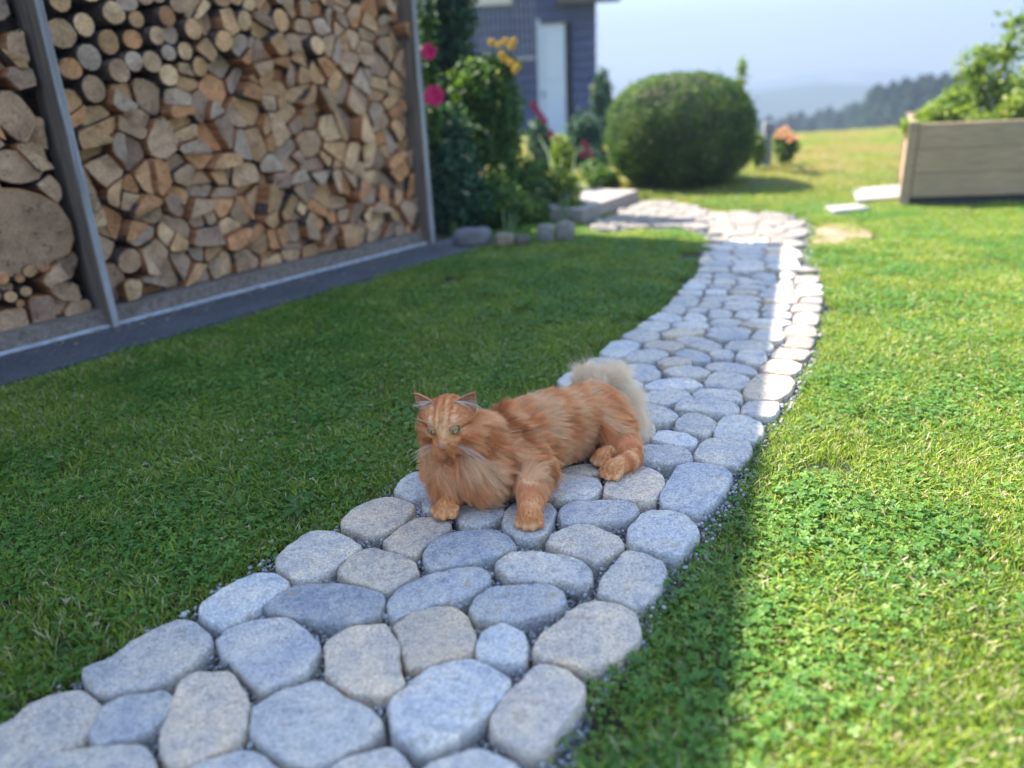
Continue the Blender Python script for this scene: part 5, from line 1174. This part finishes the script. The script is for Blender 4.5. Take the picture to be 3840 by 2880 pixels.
def coat(p):
    head, tail, kt, leg, li, h = region(p); n = len(p)
    al = (p-np.array([-.07, 1.45, .08])) @ AX; side = p @ np.array([.678, -.735, 0])
    n1 = nz3(p, 28); n2 = nz3(p, 11, 5)
    band = np.sin(al*88+n2*3.2+side*20+p[:, 2]*18)
    v = 2.3+.55*band+.35*nz3(p, 60, 9)*np.clip(.4+al*5, .2, 1)+n1*.9
    v += np.clip((.07-p[:, 2])/.07, 0, 1)*.8*(al > .03)-np.clip(1-np.abs(al-.075+p[:, 2]*.2)/.022, 0, 1)*1.0*(side < p.dot(np.array([0, 0, 0]))+9)                       # paler belly
    v += np.clip(1-np.abs(al-.13)/.05, 0, 1)*.6*(p[:, 2] > .1)                 # pale saddle
    v -= np.clip((p[:, 2]-.115)/.04, 0, 1)*.55*(al < .10)
    hip = np.clip(1-np.linalg.norm(p-th, axis=1)/.09, 0, 1); v += hip*(-.25+.6*np.sin(al*190+n2*5+p[:, 2]*90))*.8
    # breast and ruff
    ruff = np.clip(1-np.linalg.norm(p-np.array([-.10, 1.42, .10]), axis=1)/.085, 0, 1); v += ruff*(-.15+n1*.6)
    # pale collar behind the cheek on the near side
    col = np.clip(1-np.linalg.norm((p-hd(.052, -.030, -.022)), axis=1)/.062, 0, 1); v += col*1.6
    # legs: rings
    for i, (a, b_, k_) in enumerate(LEG):
        d, t = seg_d(p, np.array(a), np.array(b_)); m_ = (leg > 0)*(li == i); L = np.linalg.norm(np.array(a)-np.array(b_))
        v = np.where(m_, v*(1-leg)+leg*(1.9+.8*np.sin(t*L*(210 if k_ == 'f' else 240)+n2*2)*np.clip(1.1-t, .1, 1)-.55*(t > .8)), v)
    v = np.clip(v+(v-2.2)*.25, .2, 3.15+n1*.3)
    # tail cream
    v = v*(1-tail)+tail*np.clip(4.55+n1*.6, 3.8, 5)
    # face
    x, y, z = h.T; ax_ = np.abs(x); f = np.full(n, 1.75)+n1*.4
    top = np.clip((z-.012)/.012, 0, 1)*np.clip((.034-ax_)/.01, 0, 1)
    f += top*(.55*np.cos(ax_*2*math.pi/.0150+z*60+n1*2.2)-.3)
    f -= np.clip(1-np.abs(z+.0-(ax_-.034)*.35-.002)/.004, 0, 1)*(ax_ > .033)*2.0     # line from the eye
    f -= np.clip(1-np.abs(z+.022-(ax_-.034)*.2)/.004, 0, 1)*(ax_ > .028)*1.4
    f += np.clip(1-np.hypot(ax_-.0225, z+.008)/.012, 0, 1)*-1.2+np.clip(1-np.hypot(ax_-.022, z-.018)/.008, 0, 1)*.35
    f += np.clip((y-.030)/.02, 0, 1)*np.clip((-.012-z)/.01, 0, 1)*-1.0                  # darker pinkish muzzle
    f = np.where((z < -.03) & (y > .02), f-.5, f)
    v = v*(1-head)+head*f
    v = np.clip(v, 0, 4.999); i0 = v.astype(int); fr = (v-i0)[:, None]; return PAL[i0]*(1-fr)+PAL[np.minimum(i0+1, 5)]*fr, head, tail, leg, li, h, kt
bV = np.array([v.co[:] for v in body.data.vertices])+CL
bc_ = coat(bV)[0]*.82; inner = np.zeros(len(bV), bool); inner[nv:nv+49] = True; inner[nv+98:nv+147] = True; bc_[inner] = (.50, .26, .15)
a = body.data.attributes.new('tint', 'FLOAT_COLOR', 'POINT'); a.data.foreach_set('color', np.c_[bc_, np.ones(len(bV))].astype(np.float32).ravel())

# fur
def sample(n, mask=None):
    me = body.data; me.calc_loop_triangles(); T = np.zeros(len(me.loop_triangles)*3, np.int32); me.loop_triangles.foreach_get('vertices', T); T = T.reshape(-1, 3)
    if mask is not None: T = T[mask[T].all(1)]
    A_, B_, C_ = bV[T[:, 0]], bV[T[:, 1]], bV[T[:, 2]]; nr = np.cross(B_-A_, C_-A_); ar = np.linalg.norm(nr, axis=1); nr = nr/np.maximum(ar, 1e-12)[:, None]
    vis = 1.0; idx = rng.choice(len(T), n, p=ar*vis/np.sum(ar*vis)); u_, v_ = rng.uniform(0, 1, n), rng.uniform(0, 1, n); f = u_+v_ > 1; u_[f], v_[f] = 1-u_[f], 1-v_[f]
    return A_[idx]+(B_-A_)[idx]*u_[:, None]+(C_-A_)[idx]*v_[:, None], nr[idx]
def norm(v): return v/np.maximum(np.linalg.norm(v, axis=1, keepdims=True), 1e-9)
def ss(x, a, b_): t = np.clip((x-a)/(b_-a), 0, 1); return t*t*(3-2*t)
EYES = [hd(-.0225, .0345, .0035), hd(.0225, .0345, .0035)]
def fur(n):
    bodymask = np.zeros(len(bV), bool); bodymask[:nv] = True
    p, nr = sample(n, bodymask)
    tm = bodymask & (region(bV)[1] > .5); p2, n2_ = sample(n//7, tm); p, nr = np.vstack([p, p2]), np.vstack([nr, n2_]); k = p[:, 2] > .006; p, nr = p[k], nr[k]
    col, head, tail, leg, li, h, kt = coat(p); n = len(p); x, y, z = h.T
    # comb direction
    al = (p-np.array([-.07, 1.45, .08])) @ AX
    D = np.tile(AX*1.0+np.array([0, 0, -.35]), (n, 1)); L = np.full(n, .030)
    low = np.clip((.075-p[:, 2])/.05, 0, 1)[:, None]; D = D*(1-low*.6)+np.array([.25, -.1, -1.0])*low*.8
    ch = np.clip(1-np.linalg.norm(p-np.array([-.10, 1.42, .09]), axis=1)/.10, 0, 1)[:, None]; ch = ch*(p[:, 1:2] < 1.5)
    out = norm((p-np.array([-.085, 1.445, .12]))*np.array([1, 1, 0])); D = D*(1-ch)+(out*.55+np.array([0, -.12, -1.0]))*ch*1.2; L = L+ch[:, 0]*.014+low[:, 0]*.006
    coll = np.clip(1-np.linalg.norm(p-hd(.045, -.035, -.025), axis=1)/.05, 0, 1); D += (coll[:, None]*(np.array([.9, -.15, -.35]))*1.2); L += coll*.010
    L -= np.clip((p[:, 2]-.13)/.03, 0, 1)*.006*(al < .1)
    hp_ = np.clip(1-np.linalg.norm(p-th, axis=1)/.08, 0, 1)[:, None]; D += hp_*np.array([.35, -.25, -.6])
    for i, (a_, b2, kk) in enumerate(LEG):
        d, t = seg_d(p, np.array(a_), np.array(b2)); m_ = ((li == i)*leg)[:, None]; ax = (np.array(b2)-np.array(a_)); ax /= np.linalg.norm(ax)
        D = D*(1-m_)+ax*m_; L = L*(1-m_[:, 0])+m_[:, 0]*np.where(t > .72, .006, .014)
    # paws (past the wrist) short
    for c in (pB, pA, hp, op): w = np.clip(1-(np.linalg.norm(p-c, axis=1)-.030)/.012, 0, 1); L = L*(1-w)+w*.0038
    for i in range(len(TLA)-1):
        ax = TLA[i+1]-TLA[i]; ax /= np.linalg.norm(ax); q, t = seg_d(p, TLA[i], TLA[i+1]); m_ = ((kt == i)*tail)[:, None]; D = D*(1-m_)+(ax*.8)*m_
    L = L*(1-tail)+tail*.058*rng.uniform(.75, 1.15, n)
    # face: away from the nose; cheeks long, muzzle short
    rad = np.stack([x*1.0, np.full(n, -.012)+y*0, z+.012-.012*(z > 0)], 1); rad = norm(rad); Dh = rad[:, :1]*rv+rad[:, 1:2]*fv+rad[:, 2:3]*uv_; Dh = Dh+np.array([0, 0, -.25])*(z < .0)[:, None]-fv*.7
    back = ss(-y, -.045, .012); Lh = .0035+.012*back; Lh += .030*np.clip((np.abs(x)-.028)/.018, 0, 1)*np.clip((.016-z)/.02, 0, 1); Lh += .010*np.clip((-.022-z)/.014, 0, 1)*(y < .032)
    Lh = np.where(z > .026, np.minimum(Lh, .015), Lh)
    de_ = np.min([np.linalg.norm(p-e, axis=1) for e in EYES], 0); Lh = np.minimum(Lh, .0028+np.clip(de_-.0145, 0, 1)*.9)
    D = D*(1-head[:, None])+Dh*head[:, None]; L = L*(1-head)+Lh*head
    keep = np.ones(n, bool)
    for e in EYES: keep &= np.linalg.norm((p-e), axis=1) > .0112
    nosep = hd(0, .061, -.0185); keep &= np.linalg.norm(p-nosep, axis=1) > .0085
    p, nr, D, L, col, tail, head, leg = p[keep], nr[keep], D[keep], L[keep], col[keep], tail[keep], head[keep], leg[keep]; n = len(p)
    keep0 = keep
    D = norm(D); D = norm(D-nr*np.sum(D*nr, 1, keepdims=True)+nr*1e-3)
    chk = head*np.clip((np.abs(x[keep0])-.028)/.015, 0, 1); lift = .50+.40*tail-.20*head-.15*leg+.35*chk+.14*rng.normal(0, 1, n); L = L*rng.uniform(.65, 1.12, n); fly = rng.uniform(0, 1, n) < .05; L = np.where(fly, L*1.3, L); lift = np.where(fly, lift*1.35, lift)
    wob = np.array([mnoise.noise_vector(Vector(q*22)) for q in p[:, :].tolist() and [Vector(v) for v in p]]); D = norm(D+wob*.45)
    # clumps: tips lean towards shared locks
    nc = n//24; ci = rng.choice(n, nc, replace=False); cp = p[ci]
    from mathutils import kdtree
    kd = kdtree.KDTree(nc)
    for i, q in enumerate(cp): kd.insert(q, i)
    kd.balance(); near = np.array([kd.find(q)[1] for q in p]); cl = ci[near]
    K = 7; out = np.zeros((n, K, 3)); ts = np.linspace(0, 1, K)
    for j, t in enumerate(ts):
        base = p+L[:, None]*(nr*(lift[:, None]*t*(1.15-.55*t))+D*(t*(.45+.55*t)))
        out[:, j] = base
    g = np.array([0, 0, -1.0])
    out[:, :, 2] -= (L[:, None]*ts[None]**2)*.16
    cstr = (.66-.30*tail)[:, None]
    for j, t in enumerate(ts): out[:, j] += (out[cl, j]-out[:, j])*cstr*(t**1.4)*np.clip(.012/np.maximum(np.linalg.norm(p-p[cl], axis=1), 1e-4), 0, 1)[:, None]
    out[:, :, :] += rng.normal(0, 1, (n, 1, 3))*(L[:, None, None]*.07*ts[None, :, None])
    out[:, :, 2] = np.where(out[:, :, 2] < .0015, .0015+rng.uniform(0, .002, (n, 1)), out[:, :, 2])
    lock = np.clip(rng.normal(0, 1, n), -1.6, 1.6)[cl]*.13*np.clip(1-leg-head*.8-tail*.5, 0, 1); cc = col*(1+lock[:, None]+rng.normal(0, .06, (n, 1))); cc = np.clip(cc/np.maximum(cc.max(1, keepdims=True)/.96, 1), .02, .96)
    return out, cc, L
def hair_obj(name, pts, cols, r0, r1, mat, parent, label=None):
    n, K, _ = pts.shape; hc = bpy.data.hair_curves.new(name); hc.add_curves([K]*n)
    hc.position_data.foreach_set('vector', (pts-CL).astype(np.float32).ravel()) if hasattr(hc, 'position_data') else hc.attributes['position'].data.foreach_set('vector', (pts-CL).astype(np.float32).ravel())
    ra = hc.attributes.get('radius') or hc.attributes.new('radius', 'FLOAT', 'POINT'); t = np.linspace(0, 1, K); rr = np.tile(r0+(r1-r0)*t**1.5, (n, 1)) if np.isscalar(r0) else r0[:, None]*(1-t[None]**1.5)+r1*t[None]
    ra.data.foreach_set('value', rr.astype(np.float32).ravel())
    a = hc.attributes.new('tint', 'FLOAT_COLOR', 'CURVE'); a.data.foreach_set('color', np.c_[cols, np.ones(n)].astype(np.float32).ravel())
    hc.materials.append(mat); o = bpy.data.objects.new(name, hc); link(o, parent); return o
fur_m = bpy.data.materials.new('cat_fur'); fur_m.use_nodes = True; nt = fur_m.node_tree; b = nt.nodes['Principled BSDF']; b.inputs['Roughness'].default_value = .55; b.inputs['Specular IOR Level'].default_value = .25
at = N(nt, 'ShaderNodeAttribute', attribute_name='tint'); hi = nt.nodes.new('ShaderNodeHairInfo')
tipc = mixc(nt, math_(nt, 'MULTIPLY', hi.outputs['Intercept'], .35), at.outputs['Color'], mixc(nt, 1, at.outputs['Color'], (1.25, 1.25, 1.15), 'MULTIPLY'))
nt.links.new(tipc, b.inputs['Base Color']); tr = nt.nodes.new('ShaderNodeBsdfTranslucent'); nt.links.new(tipc, tr.inputs['Color']); mx = nt.nodes.new('ShaderNodeMixShader'); mx.inputs[0].default_value = .55
nt.links.new(b.outputs[0], mx.inputs[1]); nt.links.new(tr.outputs[0], mx.inputs[2]); nt.links.new(mx.outputs[0], nt.nodes['Material Output'].inputs[0])
fp, fc_, fL = fur(180000)
hair_obj('fur', fp, fc_, 0.00019, .00005, fur_m, cat)
# ear fur: short nap behind, long white wisps inside
ep = []; ec = []
for rows, nrm, s_ in ear_info:
    R0 = np.array(rows)
    for _ in range(1500):
        i, j = random.uniform(0, 5.99), random.uniform(0, 5.99); a = int(j), int(i); q = R0[a[0], a[1]]*(1-(i-a[1]))+R0[a[0], a[1]+1]*(i-a[1]); q = q*(1-(j-a[0]))+(R0[a[0]+1, a[1]]*(1-(i-a[1]))+R0[a[0]+1, a[1]+1]*(i-a[1]))*(j-a[0])
        tipd = R0[6, 3]-q; tipd = tipd/max(np.linalg.norm(tipd), 1e-5); edge_ = min(i, 6-i) < .5
        bk = random.random() < .7; d = tipd*.7+(-nrm if bk else nrm)*.35+np.random.default_rng(_).normal(0, .15, 3); L = .006 if bk else .004
        q0 = q-nrm*.0028 if bk else q; ep.append([q0+d*L*t for t in (0, .5, 1)]); ec.append((.62, .34, .17) if not bk else (.50, .23, .085))
ep = np.array(ep); ec = np.array(ec); tp_ = []; tc = []
for rows, nrm, s_ in ear_info:
    R0 = np.array(rows)
    for k in range(110):
        st = R0[random.randint(0, 2), random.randint(0, 3) if True else 3]+nrm*.001; L = random.uniform(.018, .036)
        d = rv*s_*1.0+nrm*.25+uv_*random.uniform(-.30, .12)-fv*.2+np.random.default_rng(k).normal(0, .12, 3); d /= np.linalg.norm(d)
        tp_.append([st+d*L*t-np.array([0, 0, 1])*L*.18*t*t for t in np.linspace(0, 1, 5)]); tc.append((.88, .80, .68))
hair_obj('ear_fur', ep, ec, .00025, .00008, fur_m, cat); hair_obj('ear_tuft', np.array(tp_), np.array(tc), .00032, .00008, fur_m, cat)
# whiskers and brow hairs
wp = []
for s_ in (-1, 1):
    for k in range(9):
        a = hd(s_*(.012+.003*(k % 3)), .050-.004*(k % 3), -.025-.0035*(k//3)); L = random.uniform(.055, .095) if s_ > 0 else random.uniform(.045, .07)
        d = rv*s_*1.0+uv_*(.12-.13*(k//3)*1.0-random.uniform(0, .15))+fv*.18; d /= np.linalg.norm(d); sag = random.uniform(.25, .42)
        wp.append([a+d*L*t-np.array([0, 0, 1])*L*sag*t**1.8 for t in np.linspace(0, 1, 7)])
    for k in range(2):
        a = hd(s_*(.020+.002*k), .036, .017); d = rv*s_*.6+uv_*.6+fv*.5+np.random.default_rng(k).normal(0, .15, 3); d /= np.linalg.norm(d); L = random.uniform(.03, .045); wp.append([a+d*L*t+rv*s_*L*.2*t*t for t in np.linspace(0, 1, 7)])
hair_obj('whiskers', np.array(wp), np.tile((.85, .79, .70), (len(wp), 1)), 0.00030, .00010, fur_m, cat)
# eyes, lids, nose, mouth
eye_m, nt, b = nmat('cat_eye', rough=.15, spec=.4); oc = objc(nt); sx = N(nt, 'ShaderNodeSeparateXYZ'); nt.links.new(oc, sx.inputs[0])
rr = math_(nt, 'SQRT', math_(nt, 'ADD', math_(nt, 'POWER', sx.outputs[0], 2), math_(nt, 'POWER', sx.outputs[2], 2)))
slit = math_(nt, 'ADD', math_(nt, 'POWER', math_(nt, 'DIVIDE', sx.outputs[0], .00125), 2), math_(nt, 'POWER', math_(nt, 'DIVIDE', sx.outputs[2], .0058), 2))
c = ramp(nt, math_(nt, 'DIVIDE', rr, .0115), [(0, (.34, .30, .10)), (.5, (.38, .33, .13)), (.8, (.24, .20, .07)), (.9, (.05, .04, .02))]); nn_ = noise_(nt, oc, 900, 2)
c = mixc(nt, .4, c, ramp(nt, nn_.outputs[0], [(.3, (.7, .7, .7)), (.7, (1.3, 1.3, 1.3))]), 'MULTIPLY')
nt.links.new(mixc(nt, math_(nt, 'LESS_THAN', slit, 1), c, (.006, .006, .006)), b.inputs['Base Color']); b.inputs['Coat Weight'].default_value = .35; b.inputs['Coat Roughness'].default_value = .03
skinlid, nt, b = nmat('ginger_eyelid', (.40, .19, .085), .8); lid_m, nt, b = nmat('dark_eyelid', (.09, .045, .03), .5); nose_m, nt, b = nmat('pink_nose', (.50, .21, .16), .5)
Mh = Matrix(((rv[0], -fv[0], uv_[0], 0), (rv[1], -fv[1], uv_[1], 0), (rv[2], -fv[2], uv_[2], 0), (0, 0, 0, 1)))
for e, s_ in zip(EYES, (-1, 1)):
    er = .0110; o = mesh_obj('eye', ICV*er, ICF, eye_m, cat, True); o.matrix_local = Matrix.Translation(Vector(e-CL)) @ Mh @ Matrix.Rotation(math.radians(0), 4, 'Z')
    # almond shaped upper and lower lids: shells just outside the eyeball
    V = []; Fc = []; nA, nB = 14, 6
    for part, sg_ in (('upper', 1), ('lower', -1)):
        V = []; Fc = []
        for i in range(nA+1):
            th_ = -1.25+2.5*i/nA; op_ = (.62*math.cos(th_*1.1)**.8 if abs(th_*1.1) < 1.57 else 0)*(1.05 if sg_ < 0 else .40)+.02
            for j in range(nB+1):
                ph_ = op_+(.9*j/nB)**1.3; ph_ *= sg_; tilt = .16*s_*math.sin(th_)
                d = np.array([math.sin(th_)*math.cos(ph_+tilt), -math.cos(th_)*math.cos(ph_+tilt), math.sin(ph_+tilt)]); V.append(tuple(d*(er*(1.05+.03*(j == 0)))))
        for i in range(nA):
            for j in range(nB): a = i*(nB+1)+j; f = (a, a+nB+1, a+nB+2, a+1); Fc.append(f if sg_ > 0 else f[::-1])
        lo = mesh_obj('eyelid', V, Fc, None, cat, True, mats=[lid_m, skinlid], midx=[0 if (q % nB) < 1 else 1 for q in range(nA*nB)]); lo.matrix_local = Matrix.Translation(Vector(e-CL)) @ Mh
V = []; nz_pts = [(-.0062, 0, .0035), (0, .0016, .0042), (.0062, 0, .0035), (.0036, .0012, -.0008), (.0010, .002, -.0042), (-.0010, .002, -.0042), (-.0036, .0012, -.0008), (0, .0036, .0004)]
Fn = [(0, 1, 7), (1, 2, 7), (2, 3, 7), (3, 4, 7), (4, 5, 7), (5, 6, 7), (6, 0, 7)]
no = mesh_obj('nose', [tuple(hd(x*1.5, .0625+y*1.2, -.0175+z*1.45)-CL) for x, y, z in nz_pts], Fn, nose_m, cat, True)
sb_ = no.modifiers.new('s', 'SUBSURF'); sb_.levels = 2; sb_.render_levels = 2
mo = MB()
for s_ in (-1, 1): mo.tube([hd(0, .0640, -.0235)-CL, hd(0, .0585, -.0285)-CL, hd(s_*.006, .0555, -.0335)-CL, hd(s_*.013, .0485, -.0335)-CL], [.0006, .0008, .0008, .0004], 5)
mo.build('mouth', lid_m, cat)
# ------------------------------------------------------------------ summer haze
hz_m = bpy.data.materials.new('haze'); hz_m.use_nodes = True; nt = hz_m.node_tree; nt.nodes.clear(); pv = nt.nodes.new('ShaderNodeVolumePrincipled'); om = nt.nodes.new('ShaderNodeOutputMaterial')
pv.inputs['Color'].default_value = (.315, .385, .49, 1); pv.inputs['Density'].default_value = .0034; pv.inputs['Anisotropy'].default_value = .1; nt.links.new(pv.outputs[0], om.inputs['Volume'])
V, Fc = box_vf(-1500, 1500, -450, 1300, -60, 85)
hz_o = mesh_obj('haze', V, Fc, hz_m); tag(hz_o, kind='stuff')
bmn = bmesh.new(); bmn.from_mesh(hz_o.data); bmesh.ops.recalc_face_normals(bmn, faces=bmn.faces[:]); bmn.to_mesh(hz_o.data); bmn.free()
